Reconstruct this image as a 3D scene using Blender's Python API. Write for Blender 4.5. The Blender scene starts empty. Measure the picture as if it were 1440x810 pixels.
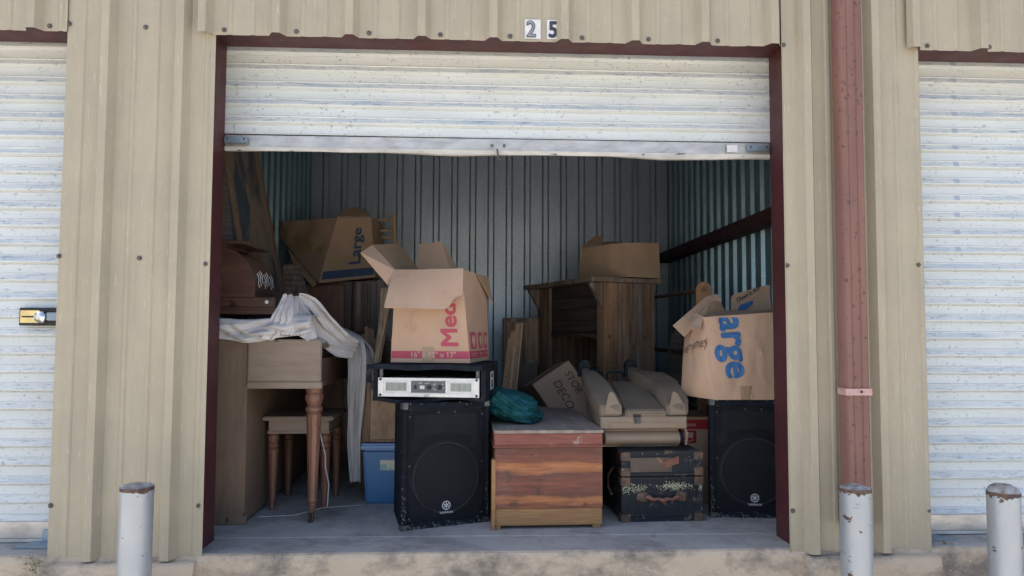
import bpy, bmesh, math, random
from mathutils import Vector, Matrix, noise
random.seed(7)
D = bpy.data
SC = bpy.context.scene
COL = SC.collection
rad = math.radians
# ------------------------------------------------------------------ camera
RT = Vector((0.9989000047931651, -0.04671225790359919, 0.004092112628259972))
UP = Vector((-0.0067386319466682405, -0.056639716715796054, 0.9983719413774815))
FW = Vector((0.046404431509308154, 0.9973013122682141, 0.05689219001230239))
CP = Vector((-0.10668, -3.12757, 0.91632))
FPX = 1042.65
cam = D.cameras.new('camera')
cam.lens = FPX / 1440 * 36
cam.sensor_width = 36
cam.clip_start = 0.05
cam.clip_end = 2000
co = D.objects.new('camera', cam)
COL.objects.link(co)
co.matrix_world = Matrix(((RT.x, UP.x, -FW.x, CP.x), (RT.y, UP.y, -FW.y, CP.y), (RT.z, UP.z, -FW.z, CP.z), (0, 0, 0, 1)))
SC.camera = co
# ------------------------------------------------------------------ world, sun, exposure
SUN_EL, SUN_AZ = rad(58), rad(-68)
w = D.worlds.new('World')
SC.world = w
w.use_nodes = True
nt = w.node_tree
bg = nt.nodes['Background']
sky = nt.nodes.new('ShaderNodeTexSky')
sky.sky_type = 'NISHITA'
sky.sun_disc = False
sky.sun_elevation = SUN_EL
sky.sun_rotation = SUN_AZ
sky.dust_density = 2.6
sky.air_density = 1.0
nt.links.new(sky.outputs[0], bg.inputs[0])
bg.inputs[1].default_value = 0.15
sl = D.lights.new('sun', 'SUN')
sl.energy = 4.8
sl.angle = rad(0.5)
sl.color = (1, .95, .88)
so = D.objects.new('sun', sl)
COL.objects.link(so)
sd = Vector((math.sin(SUN_AZ) * math.cos(SUN_EL), math.cos(SUN_AZ) * math.cos(SUN_EL), math.sin(SUN_EL)))
so.rotation_euler = sd.to_track_quat('Z', 'Y').to_euler()
so.location = (0, 0, 20)
SC.view_settings.view_transform = 'Standard'
SC.view_settings.look = 'None'
SC.view_settings.gamma = 1
SC.view_settings.exposure = 1.06
SC.render.engine = 'CYCLES'
SC.cycles.max_bounces = 10
SC.cycles.diffuse_bounces = 6

# ------------------------------------------------------------------ helpers
def at(px, py, Y):
    """a point of the photograph (1440 px wide) at depth Y, as a world point"""
    d = FW + RT * ((px - 720) / FPX) - UP * ((py - 405) / FPX)
    return CP + d * ((Y - CP.y) / d.y)

ROOTM = {}
def thing(name, label, cat, loc=(0, 0, 0), rz=0, group=None):
    o = D.objects.new(name, None)
    o.empty_display_size = .1
    COL.objects.link(o)
    o.location = loc
    o.rotation_euler = (0, 0, rz)
    o['label'] = label
    o['category'] = cat
    if group: o['group'] = group
    ROOTM[o.name] = Matrix.Translation(Vector(loc)) @ Matrix.Rotation(rz, 4, 'Z')
    return o

def top_of(o):
    while o.parent: o = o.parent
    return o

def copy_tree(o, parent=None):
    c = o.copy()
    COL.objects.link(c)
    c.parent = parent
    for ch in list(o.children):
        copy_tree(ch, c)
    return c

class MB:
    def __init__(s):
        s.v = []; s.f = []
    def add(s, vs, fs):
        n = len(s.v)
        s.v += [Vector(v) for v in vs]
        s.f += [tuple(n + i for i in f) for f in fs]
        return s
    def box(s, c, d, M=None):
        x, y, z = d[0] / 2, d[1] / 2, d[2] / 2
        vs = [Vector((a * x, b * y, e * z)) for a in (-1, 1) for b in (-1, 1) for e in (-1, 1)]
        if M: vs = [M @ v for v in vs]
        vs = [v + Vector(c) for v in vs]
        return s.add(vs, [(0, 1, 3, 2), (4, 6, 7, 5), (0, 4, 5, 1), (2, 3, 7, 6), (0, 2, 6, 4), (1, 5, 7, 3)])
    def bx(s, x0, x1, y0, y1, z0, z1):
        return s.box(((x0 + x1) / 2, (y0 + y1) / 2, (z0 + z1) / 2), (abs(x1 - x0), abs(y1 - y0), abs(z1 - z0)))
    def hexa(s, p):      # 8 points: bottom ring 0-3, top ring 4-7 (same order)
        return s.add(p, [(3, 2, 1, 0), (4, 5, 6, 7), (0, 1, 5, 4), (1, 2, 6, 5), (2, 3, 7, 6), (3, 0, 4, 7)])
    def poly(s, pts, ext):
        n = len(pts); ext = Vector(ext)
        pts = [Vector(p) for p in pts]
        vs = pts + [p + ext for p in pts]
        fs = [tuple(range(n))[::-1], tuple(range(n, 2 * n))] + [(i, (i + 1) % n, (i + 1) % n + n, i + n) for i in range(n)]
        return s.add(vs, fs)
    def card(s, pts, th=.004):   # flat polygon with thickness along its normal
        pts = [Vector(p) for p in pts]
        n = (pts[1] - pts[0]).cross(pts[2] - pts[0]).normalized()
        return s.poly(pts, n * th)
    def grid(s, fn, nu, nv, th=0):
        P = [[Vector(fn(i / nu, j / nv)) for i in range(nu + 1)] for j in range(nv + 1)]
        vs = [p for r in P for p in r]
        W = nu + 1
        fs = [(j * W + i, j * W + i + 1, (j + 1) * W + i + 1, (j + 1) * W + i) for j in range(nv) for i in range(nu)]
        if th:
            N = []
            for j in range(nv + 1):
                for i in range(nu + 1):
                    a = P[j][min(i + 1, nu)] - P[j][max(i - 1, 0)]
                    b = P[min(j + 1, nv)][i] - P[max(j - 1, 0)][i]
                    N.append(a.cross(b).normalized())
            k = len(vs)
            vs = vs + [v - n * th for v, n in zip(vs, N)]
            fs += [tuple(k + q for q in f[::-1]) for f in fs]
            ring = [i for i in range(W)] + [j * W + nu for j in range(1, nv + 1)] + [nv * W + i for i in range(nu - 1, -1, -1)] + [j * W for j in range(nv - 1, 0, -1)]
            for a, b in zip(ring, ring[1:] + ring[:1]):
                fs.append((b, a, a + k, b + k))
        return s.add(vs, fs)
    def lathe(s, prof, c=(0, 0, 0), n=32, M=None, flute=None):
        vs = []; fs = []
        c = Vector(c)
        for (r, z) in prof:
            for i in range(n):
                a = 2 * math.pi * i / n
                rr = r
                if flute and flute[0] < z < flute[1]:
                    rr = r * (1 - .10 * (.5 + .5 * math.cos(a * flute[2])) ** .6)
                v = Vector((rr * math.cos(a), rr * math.sin(a), z))
                if M: v = M @ v
                vs.append(v + c)
        m = len(prof)
        for j in range(m - 1):
            for i in range(n):
                fs.append((j * n + i, j * n + (i + 1) % n, (j + 1) * n + (i + 1) % n, (j + 1) * n + i))
        fs.append(tuple(range(n))[::-1]); fs.append(tuple((m - 1) * n + i for i in range(n)))
        return s.add(vs, fs)
    def tube(s, path, r, n=10):
        path = [Vector(p) for p in path]
        rs = r if isinstance(r, (list, tuple)) else [r] * len(path)
        vs = []; fs = []
        ref = Vector((.13, .31, .94))
        for k, p in enumerate(path):
            t = (path[min(k + 1, len(path) - 1)] - path[max(k - 1, 0)]).normalized()
            a = t.cross(ref)
            if a.length < .05: a = t.cross(Vector((1, 0, 0)))
            a.normalize(); b = t.cross(a)
            for i in range(n):
                q = 2 * math.pi * i / n
                vs.append(p + (a * math.cos(q) + b * math.sin(q)) * rs[k])
        for k in range(len(path) - 1):
            for i in range(n):
                fs.append((k * n + i, k * n + (i + 1) % n, (k + 1) * n + (i + 1) % n, (k + 1) * n + i))
        fs.append(tuple(range(n))[::-1]); fs.append(tuple((len(path) - 1) * n + i for i in range(n)))
        return s.add(vs, fs)
    def xform(s, M):
        s.v = [M @ v for v in s.v]
        return s
    def build(s, name, m, parent=None, label=None, bevel=0, smooth=30, local=False, kind=None, seg=2, jit=0):
        me = D.meshes.new(name)
        me.from_pydata([tuple(v) for v in s.v], [], s.f)
        bm = bmesh.new(); bm.from_mesh(me)
        bmesh.ops.recalc_face_normals(bm, faces=bm.faces)
        if bevel:
            es = [e for e in bm.edges if len(e.link_faces) == 2 and e.calc_face_angle(0) > rad(25)]
            if es: bmesh.ops.bevel(bm, geom=es, offset=bevel, segments=seg, affect='EDGES', clamp_overlap=True)
        if jit:
            for v in bm.verts:
                v.co += noise.noise_vector(v.co * 7) * jit
        bm.to_mesh(me); bm.free()
        if smooth:
            for p in me.polygons: p.use_smooth = True
            me.set_sharp_from_angle(angle=rad(smooth))
        if isinstance(m, (list, tuple)):
            for q in m: me.materials.append(q)
        else: me.materials.append(m)
        if parent is not None and not local:
            me.transform(ROOTM[top_of(parent).name].inverted())
        o = D.objects.new(name, me)
        COL.objects.link(o)
        o.parent = parent
        if label: o['label'] = label
        if kind: o['kind'] = kind
        return o

class Surf:
    def __init__(s, bl, br, tr, tl, f=None):
        s.c = [Vector(q) for q in (bl, br, tr, tl)]
        s.n = (s.c[1] - s.c[0]).cross(s.c[3] - s.c[0]).normalized()
        s.f = f
        s.W = (s.c[1] - s.c[0]).length; s.H = (s.c[3] - s.c[0]).length
    def pt(s, u, v, off=0):
        a = s.c[0].lerp(s.c[1], u); b = s.c[3].lerp(s.c[2], u)
        p = a.lerp(b, v)
        d = s.f(u, v, p) if s.f else 0
        return p + s.n * (d + off)

def sheet(mb, S, th=.005, nu=10, nv=10, off=0):
    mb.grid(lambda u, v: S.pt(u, v, off), nu, nv, th)

def textmesh(txt, bold=0, res=4, sx=1.0):
    cu = D.curves.new('t', 'FONT')
    cu.body = txt; cu.size = 1; cu.resolution_u = res
    o = D.objects.new('t', cu)
    COL.objects.link(o)
    bpy.context.view_layer.update()
    dg = bpy.context.evaluated_depsgraph_get()
    me = D.meshes.new_from_object(o.evaluated_get(dg))
    bm = bmesh.new(); bm.from_mesh(me)
    bmesh.ops.triangulate(bm, faces=bm.faces)
    for _ in range(2):
        es = [e for e in bm.edges if e.calc_length() > .12]
        if es:
            bmesh.ops.subdivide_edges(bm, edges=es, cuts=1)
            bmesh.ops.triangulate(bm, faces=[f for f in bm.faces if len(f.verts) > 3])
    bm.verts.ensure_lookup_table()
    vs = [(v.co.x * sx, v.co.y) for v in bm.verts]
    fs = [tuple(v.index for v in f.verts) for f in bm.faces]
    bm.free()
    D.objects.remove(o); D.curves.remove(cu); D.meshes.remove(me)
    return vs, fs

def ink(txt, S, u, v, size, rot, m, parent, name='printed_word', bold=0.0, shear=0, wob=0, off=.0012, label=None, sx=1.0):
    vs, fs = textmesh(txt, 0, sx=sx)
    lv = [0] * len(vs)
    if bold > 0:
        n0 = len(vs); bv = list(vs); bf = list(fs)
        for k in range(8):
            q = k * math.pi / 4
            vs = vs + [(x + bold * math.cos(q), y + bold * math.sin(q)) for x, y in bv]
            fs = fs + [tuple(i + (k + 1) * n0 for i in f) for f in bf]
            lv = lv + [(k + 1) * .00012] * n0
    c, si = math.cos(rot), math.sin(rot)
    P = []
    for (x, y), dl in zip(vs, lv):
        if wob: y += wob * math.sin(x * 5.0) + wob * .6 * math.sin(x * 11 + 1)
        x += shear * y
        x *= size; y *= size
        X, Y = x * c - y * si, x * si + y * c
        P.append(S.pt(u + X / S.W, v + Y / S.H, off + dl))
    mb = MB(); mb.add(P, fs)
    return mb.build(name, m, parent, label, smooth=0)

def stamp(S, quads, m, parent, name, off=.001, nu=6):
    mb = MB()
    for (u0, v0, u1, v1) in quads:
        mb.grid(lambda a, b: S.pt(u0 + (u1 - u0) * a, v0 + (v1 - v0) * b, off), nu, nu)
    return mb.build(name, m, parent, smooth=0)

# ------------------------------------------------------------------ materials
def nodes(name):
    m = D.materials.new(name); m.use_nodes = True
    t = m.node_tree
    return m, t, t.nodes['Principled BSDF']
def N(t, ty, **k):
    n = t.nodes.new(ty)
    for a, b in k.items(): setattr(n, a, b)
    return n
def noise_n(t, vec, scale, detail=5, rough=.55, dist=0):
    n = N(t, 'ShaderNodeTexNoise')
    n.inputs['Scale'].default_value = scale; n.inputs['Detail'].default_value = detail
    n.inputs['Roughness'].default_value = rough; n.inputs['Distortion'].default_value = dist
    t.links.new(vec, n.inputs['Vector'])
    return n.outputs['Fac']
def ramp(t, fac, stops, interp='LINEAR'):
    r = N(t, 'ShaderNodeValToRGB'); cr = r.color_ramp; cr.interpolation = interp
    while len(cr.elements) < len(stops): cr.elements.new(.5)
    for e, (p, c) in zip(cr.elements, stops):
        e.position = p
        e.color = (c[0], c[1], c[2], 1) if isinstance(c, (tuple, list)) else (c, c, c, 1)
    t.links.new(fac, r.inputs[0])
    return r.outputs[0]
def mixc(t, fac, a, b):
    n = N(t, 'ShaderNodeMix', data_type='RGBA')
    for s, v in ((n.inputs[0], fac), (n.inputs[6], a), (n.inputs[7], b)):
        if isinstance(v, (int, float)): s.default_value = v
        elif isinstance(v, tuple): s.default_value = (*v, 1)
        else: t.links.new(v, s)
    return n.outputs[2]
def math_n(t, op, a, b=None, c=None):
    n = N(t, 'ShaderNodeMath', operation=op)
    for i, v in enumerate((a, b, c)):
        if v is None: continue
        if isinstance(v, (int, float)): n.inputs[i].default_value = v
        else: t.links.new(v, n.inputs[i])
    return n.outputs[0]
def coords(t, stretch=(1, 1, 1)):
    tc = N(t, 'ShaderNodeTexCoord')
    mp = N(t, 'ShaderNodeMapping')
    mp.inputs['Scale'].default_value = stretch
    t.links.new(tc.outputs['Object'], mp.inputs[0])
    return mp.outputs[0]
def bump_n(t, bs, h, strength, dist=.01):
    b = N(t, 'ShaderNodeBump')
    b.inputs['Strength'].default_value = strength; b.inputs['Distance'].default_value = dist
    t.links.new(h, b.inputs['Height']); t.links.new(b.outputs[0], bs.inputs['Normal'])
    return b

def M(name, c1, c2=None, scale=5, stretch=(1, 1, 1), rough=.6, metal=0, bump=.15, bscale=60, spots=(), rvar=.1, lo=.35, hi=.65, spec=.5, alpha=None):
    m, t, bs = nodes(name)
    v0 = coords(t); v = coords(t, stretch)
    f = noise_n(t, v, scale)
    c2 = c2 or tuple(x * .75 for x in c1)
    col = ramp(t, f, [(lo, c1), (hi, c2)])
    for (sc, thr, soft, c, st) in spots:
        sv = coords(t, st)
        g = ramp(t, noise_n(t, sv, sc, 4, .6), [(thr, 0.), (min(thr + soft, 1), 1.)])
        col = mixc(t, g, col, c)
    t.links.new(col, bs.inputs['Base Color'])
    bs.inputs['Metallic'].default_value = metal
    bs.inputs['Specular IOR Level'].default_value = spec
    rr = ramp(t, noise_n(t, v0, 9), [(.3, max(rough - rvar, .05)), (.7, min(rough + rvar, 1))])
    t.links.new(rr, bs.inputs['Roughness'])
    if bump:
        bump_n(t, bs, noise_n(t, coords(t, stretch), bscale, 6), bump, .004)
    if alpha is not None: bs.inputs['Alpha'].default_value = alpha
    return m

MAT = {}
def painted_panel(name, base, base2):
    m, t, bs = nodes(name)
    v = coords(t, (1, 1, .15)); vo = coords(t)
    col = ramp(t, noise_n(t, v, 9, 6, .6), [(.3, base), (.7, base2)])
    blot = ramp(t, noise_n(t, vo, 3.2, 8, .7), [(.42, 0.), (.72, .5)])
    col = mixc(t, blot, col, (.31, .28, .225))
    run = ramp(t, noise_n(t, coords(t, (14, 14, .35)), 5, 6, .75), [(.56, 0.), (.72, .45)])
    col = mixc(t, run, col, (.27, .25, .20))
    scuff = ramp(t, noise_n(t, coords(t, (9, 9, 1)), 14, 4, .7), [(.60, 0.), (.70, .7)])
    col = mixc(t, scuff, col, (.55, .52, .44))
    # grime splashed up from the slab
    sep = N(t, 'ShaderNodeSeparateXYZ'); t.links.new(vo, sep.inputs[0])
    z = ramp(t, sep.outputs[2], [(0, .55), (.22, 0.)])
    g = math_n(t, 'MULTIPLY', z, noise_n(t, vo, 11, 6, .7))
    col = mixc(t, g, col, (.24, .23, .20))
    t.links.new(col, bs.inputs['Base Color'])
    bs.inputs['Roughness'].default_value = .5
    b = bump_n(t, bs, noise_n(t, coords(t, (1, 1, .5)), 7, 4), .25, .01)
    return m
MAT['tan'] = painted_panel('tan_painted_steel', (.445, .395, .292), (.375, .33, .245))
MAT['primer'] = M('red_primer_steel', (.085, .020, .023), (.055, .018, .021), 12, (1, 1, .3), .55, 0, .1, 40, spots=[(30, .68, .08, (.22, .09, .07), (1, 1, 1))])
MAT['pipe'] = M('red_brown_painted_pipe', (.225, .115, .092), (.18, .088, .073), 10, (1, 1, .12), .6, 0, .12, 60,
                spots=[(55, .62, .03, (.09, .05, .05), (1, 1, .7)), (13, .60, .12, (.17, .10, .09), (1, 1, .25))])

def door_mat(name, marks=False):
    m, t, bs = nodes(name)
    vo = coords(t)
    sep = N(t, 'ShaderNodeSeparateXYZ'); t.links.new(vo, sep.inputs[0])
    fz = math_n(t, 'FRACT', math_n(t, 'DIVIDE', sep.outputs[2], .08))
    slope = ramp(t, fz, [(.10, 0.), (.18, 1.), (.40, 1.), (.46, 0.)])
    col = ramp(t, noise_n(t, coords(t, (.5, 1, 4)), 6, 6, .6), [(.3, (.69, .73, .725)), (.7, (.60, .64, .645))])
    # blue-grey on up-facing slopes: sky reflection painted in, mixed with worn paint
    sky_wear = ramp(t, noise_n(t, coords(t, (.35, 1, 2.2)), 5, 9, .68), [(.47, .0), (.60, .75)])
    col = mixc(t, math_n(t, 'MULTIPLY', slope, sky_wear), col, (.45, .53, .62))
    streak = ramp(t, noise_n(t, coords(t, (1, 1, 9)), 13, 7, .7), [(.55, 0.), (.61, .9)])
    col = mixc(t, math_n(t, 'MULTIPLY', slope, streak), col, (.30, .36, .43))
    sp = ramp(t, noise_n(t, coords(t, (.8, 1, 1.1)), 70, 3, .6), [(.615, 0.), (.66, .75)])
    big = ramp(t, noise_n(t, vo, 4, 3), [(.36, .25), (.56, 1.)])
    col = mixc(t, math_n(t, 'MULTIPLY', sp, big), col, (.25, .30, .34))
    grime = ramp(t, noise_n(t, vo, 1.4, 6, .7), [(.45, 0.), (.8, .4)])
    col = mixc(t, grime, col, (.56, .565, .53))
    if marks:
        dx = math_n(t, 'ABSOLUTE', math_n(t, 'SUBTRACT', sep.outputs[0], 2.13))
        mk = math_n(t, 'MULTIPLY', math_n(t, 'LESS_THAN', dx, .014), slope)
        rg = math_n(t, 'MULTIPLY', mk, ramp(t, sep.outputs[2], [(.0, 0.), (.5, 0.), (.51, 1.), (.99, 1.)]))
        z2 = math_n(t, 'GREATER_THAN', sep.outputs[2], 1.25)
        col = mixc(t, math_n(t, 'MULTIPLY', math_n(t, 'MULTIPLY', mk, z2), .8), col, (.36, .43, .52))
    t.links.new(col, bs.inputs['Base Color'])
    bs.inputs['Roughness'].default_value = .42
    bump_n(t, bs, noise_n(t, coords(t, (.4, 1, 1)), 10, 4), .18, .01)
    return m
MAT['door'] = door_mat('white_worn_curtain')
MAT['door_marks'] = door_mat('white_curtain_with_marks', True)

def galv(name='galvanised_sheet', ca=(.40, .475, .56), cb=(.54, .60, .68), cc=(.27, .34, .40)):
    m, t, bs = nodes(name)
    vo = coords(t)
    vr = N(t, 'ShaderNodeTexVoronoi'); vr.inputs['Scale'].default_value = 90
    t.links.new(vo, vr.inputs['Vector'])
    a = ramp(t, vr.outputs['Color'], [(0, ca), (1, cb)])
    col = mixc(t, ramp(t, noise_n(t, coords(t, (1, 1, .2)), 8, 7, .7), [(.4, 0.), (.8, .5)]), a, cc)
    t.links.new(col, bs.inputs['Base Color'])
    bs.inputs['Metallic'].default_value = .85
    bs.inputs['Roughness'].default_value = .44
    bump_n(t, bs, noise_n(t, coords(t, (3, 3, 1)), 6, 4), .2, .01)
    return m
MAT['galv'] = galv()
MAT['galv_side'] = galv('galvanised_sheet_dim_reflections', (.17, .27, .32), (.26, .37, .42), (.10, .17, .21))  # same sheet, darker and teal: dim side-wall reflections put into the colour

def concrete(name, c1, c2, stain, rough=.85, sc=1.0):
    m, t, bs = nodes(name)
    vo = coords(t)
    col = ramp(t, noise_n(t, vo, 3.5 * sc, 10, .65), [(.3, c1), (.7, c2)])
    col = mixc(t, ramp(t, noise_n(t, coords(t, (1, 1, 1.6)), 2.6 * sc, 9, .72), [(.47, 0.), (.62, .9)]), col, stain)
    agg = ramp(t, noise_n(t, vo, 90, 4, .7), [(.60, 0.), (.72, .7)])
    col = mixc(t, agg, col, tuple(x * .45 for x in c1))
    lite = ramp(t, noise_n(t, vo, 70, 3, .7), [(.64, 0.), (.74, .6)])
    col = mixc(t, lite, col, tuple(min(x * 1.5, .8) for x in c1))
    t.links.new(col, bs.inputs['Base Color'])
    bs.inputs['Roughness'].default_value = rough
    bump_n(t, bs, noise_n(t, vo, 45, 10, .7), .6, .006)
    return m
MAT['conc'] = concrete('weathered_concrete', (.56, .46, .35), (.47, .38, .29), (.16, .145, .125))
def crack(m):
    t = m.node_tree; bs = t.nodes['Principled BSDF']
    src = bs.inputs['Base Color'].links[0].from_socket
    v = N(t, 'ShaderNodeTexVoronoi', feature='DISTANCE_TO_EDGE'); v.inputs['Scale'].default_value = 1.1
    nz = N(t, 'ShaderNodeTexNoise'); nz.inputs['Scale'].default_value = 5; nz.inputs['Detail'].default_value = 8
    vo = coords(t); t.links.new(vo, nz.inputs['Vector'])
    mx = N(t, 'ShaderNodeMix', data_type='VECTOR'); mx.inputs[0].default_value = .12
    t.links.new(vo, mx.inputs[4]); t.links.new(nz.outputs['Color'], mx.inputs[5]); t.links.new(mx.outputs[1], v.inputs['Vector'])
    g = ramp(t, v.outputs['Distance'], [(0, .25), (.005, 0.)])
    c = mixc(t, g, src, (.10, .095, .09))
    dust = ramp(t, noise_n(t, coords(t, (1, 2.2, 1)), 7, 9, .75), [(.52, 0.), (.68, .55)])
    c = mixc(t, dust, c, (.56, .52, .46))
    t.links.new(c, bs.inputs['Base Color'])
    return m
MAT['slab'] = concrete('slab_floor', (.48, .46, .43), (.38, .36, .34), (.24, .225, .21), .8)
crack(MAT['slab'])
MAT['drive'] = concrete('drive_concrete', (.56, .50, .41), (.50, .44, .36), (.40, .35, .29), .9, .3)
MAT['alu'] = M('brushed_aluminium', (.60, .585, .56), (.42, .41, .40), 9, (1.2, 1, 3), .42, .6, .08, 40, spots=[(25, .66, .05, (.35, .33, .31), (.5, 1, 1))])
MAT['zinc'] = M('zinc_plate', (.34, .42, .48), (.24, .31, .37), 14, rough=.45, metal=.7, bump=.05)
MAT['lip'] = M('door_lip_white', (.62, .60, .55), (.45, .43, .39), 9, (1, 1, 3), .6, 0, .1, 40, spots=[(14, .66, .03, (.08, .06, .05), (1, 1, 4))])
MAT['black'] = M('black_rubber', (.02, .02, .022), (.03, .03, .03), 20, rough=.7)
MAT['screw'] = M('grey_screw_head', (.16, .15, .14), (.10, .09, .08), 90, rough=.5, metal=.5, bump=0)
MAT['white'] = M('white_plate', (.72, .73, .75), (.62, .63, .66), 40, rough=.5, bump=.05)
MAT['navy'] = M('dark_blue_black_ink', (.025, .03, .05), (.05, .055, .08), 60, rough=.6, bump=0)
MAT['greyink'] = M('grey_ink', (.30, .31, .33), (.22, .23, .26), 60, rough=.6, bump=0)
MAT['gold'] = M('brass_lock_plate', (.80, .66, .34), (.70, .56, .28), 40, rough=.22, metal=.9, bump=.02)
MAT['chrome'] = M('chrome', (.75, .77, .8), (.6, .6, .62), 30, rough=.15, metal=1, bump=0)
MAT['boll'] = M('silver_painted_bollard', (.42, .455, .49), (.35, .385, .42), 6, (1, 1, .3), .42, .35, .25, 22,
                spots=[(16, .655, .015, (.10, .07, .06), (1, 1, 1.5)), (7, .58, .15, (.47, .50, .53), (1, 1, .6)), (30, .67, .02, (.20, .21, .22), (1, 1, 2))])
MAT['rust'] = M('rusty_cap', (.17, .14, .125), (.36, .37, .38), 22, rough=.7, bump=.5, bscale=50, lo=.4, hi=.6)

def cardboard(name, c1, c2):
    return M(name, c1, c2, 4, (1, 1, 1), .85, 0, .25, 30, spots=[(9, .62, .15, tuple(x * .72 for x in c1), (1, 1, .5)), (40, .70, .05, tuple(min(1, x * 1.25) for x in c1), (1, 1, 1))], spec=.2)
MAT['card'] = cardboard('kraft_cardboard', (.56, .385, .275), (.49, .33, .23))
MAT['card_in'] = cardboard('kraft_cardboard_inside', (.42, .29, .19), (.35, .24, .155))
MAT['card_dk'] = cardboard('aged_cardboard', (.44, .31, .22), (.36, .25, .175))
MAT['tape'] = M('brown_packing_tape', (.42, .30, .16), (.36, .25, .13), 8, rough=.25, bump=.1)
MAT['magenta'] = M('magenta_print', (.50, .09, .135), (.43, .09, .13), 22, rough=.8, bump=.1, spots=[(40, .68, .05, (.5, .3, .22), (1, 1, 1))], spec=.2)
MAT['lightink'] = M('pale_print', (.62, .42, .33), (.55, .36, .28), 30, rough=.8, bump=0, spec=.2)
MAT['blueink'] = M('blue_print', (.045, .14, .34), (.06, .18, .40), 22, rough=.8, bump=.1, spots=[(50, .70, .05, (.35, .28, .22), (1, 1, 1))], spec=.2)
MAT['dblueink'] = M('dark_blue_print', (.045, .075, .15), (.06, .10, .18), 22, rough=.8, bump=.1, spec=.2)
MAT['marker'] = M('black_marker', (.06, .05, .045), (.13, .10, .085), 60, rough=.8, bump=0, spec=.2)
MAT['pencil'] = M('brown_pen_line', (.15, .10, .075), (.20, .14, .10), 60, rough=.8, bump=0, spec=.2)
MAT['redprint'] = M('red_print', (.36, .03, .035), (.30, .03, .03), 22, rough=.8, bump=.05, spec=.2)

MAT['carpet'] = M('black_rack_carpet', (.014, .017, .024), (.022, .026, .034), 30, rough=.9, bump=.5, bscale=160, spots=[(7, .60, .2, (.05, .055, .06), (1, 1, 3))], spec=.1)
MAT['cab'] = M('black_speaker_carpet', (.009, .012, .018), (.016, .02, .028), 25, rough=.85, bump=.5, bscale=150,
               spots=[(45, .665, .04, (.24, .24, .23), (1, 1, 1)), (8, .66, .10, (.035, .04, .045), (1, 1, 2))], spec=.12)
MAT['grille'] = M('black_steel_grille', (.012, .014, .018), (.018, .02, .025), 200, rough=.6, spec=.15, metal=0, bump=.7, bscale=350, alpha=.56)
MAT['baffle'] = M('black_baffle', (.03, .033, .038), (.04, .043, .048), 20, rough=.6)
MAT['cone'] = M('speaker_cone', (.11, .115, .125), (.15, .15, .155), 30, rough=.5)
MAT['cornerm'] = M('grey_corner_metal', (.07, .075, .08), (.14, .14, .14), 50, rough=.5, metal=.5)
MAT['ampw'] = M('silver_amp_face', (.70, .71, .71), (.62, .63, .63), 30, rough=.35, metal=.35, bump=0)
MAT['ampd'] = M('dark_amp_panel', (.09, .095, .11), (.12, .125, .14), 30, rough=.4, bump=0)
MAT['venty'] = M('pale_vent', (.62, .66, .60), (.54, .58, .53), 30, rough=.5, bump=0)

def cedar(name, bands, knots, k=(1, 1, 1)):
    m, t, bs = nodes(name)
    vo = coords(t)
    sep = N(t, 'ShaderNodeSeparateXYZ'); t.links.new(vo, sep.inputs[0])
    d = noise_n(t, coords(t, (1.6, 1.6, 3)), 2.6, 3, .5)
    d2 = noise_n(t, coords(t, (1.3, 1.3, 16)), 5, 8, .7, .5)
    z = math_n(t, 'ADD', sep.outputs[2], math_n(t, 'MULTIPLY', math_n(t, 'SUBTRACT', d, .5), .060))
    col = ramp(t, math_n(t, 'DIVIDE', z, .45), bands)
    grain = ramp(t, d2, [(.36, (1.0, 1, 1)), (.5, (.8, .78, .76)), (.66, (.45, .40, .38))])
    mx = N(t, 'ShaderNodeMix', data_type='RGBA', blend_type='MULTIPLY'); mx.inputs[0].default_value = 1
    t.links.new(col, mx.inputs[6]); t.links.new(grain, mx.inputs[7])
    col = mx.outputs[2]
    for (kx, ky, kz, r) in knots:
        vm = N(t, 'ShaderNodeVectorMath', operation='DISTANCE')
        mp = N(t, 'ShaderNodeMapping'); mp.inputs['Scale'].default_value = (1, 1, 1)
        vv = N(t, 'ShaderNodeVectorMath', operation='ADD')
        nn = N(t, 'ShaderNodeTexNoise'); nn.inputs['Scale'].default_value = 18
        t.links.new(vo, nn.inputs['Vector'])
        sc = N(t, 'ShaderNodeVectorMath', operation='SCALE'); sc.inputs['Scale'].default_value = .035
        t.links.new(nn.outputs['Color'], sc.inputs[0])
        t.links.new(vo, vv.inputs[0]); t.links.new(sc.outputs[0], vv.inputs[1])
        t.links.new(vv.outputs[0], vm.inputs[0]); vm.inputs[1].default_value = (kx + .017, ky + .0175, kz + .017)
        g = ramp(t, math_n(t, 'DIVIDE', vm.outputs['Value'], r), [(.25, 1.), (.9, 0.)])
        col = mixc(t, math_n(t, 'MULTIPLY', g, .85), col, (.07, .03, .022))
    nick = ramp(t, noise_n(t, coords(t, (1, 1, 3)), 45, 2, .5), [(.74, 0.), (.77, .7)])
    col = mixc(t, nick, col, (.55, .36, .22))
    dust = ramp(t, noise_n(t, vo, 6, 8, .7), [(.5, 0.), (.85, .18)])
    col = mixc(t, dust, col, (.36, .28, .23))
    t.links.new(col, bs.inputs['Base Color'])
    bs.inputs['Roughness'].default_value = .45
    bump_n(t, bs, d2, .25, .003)
    return m
RB, OR, DR = (.235, .068, .040), (.46, .17, .062), (.16, .048, .033)
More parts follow.
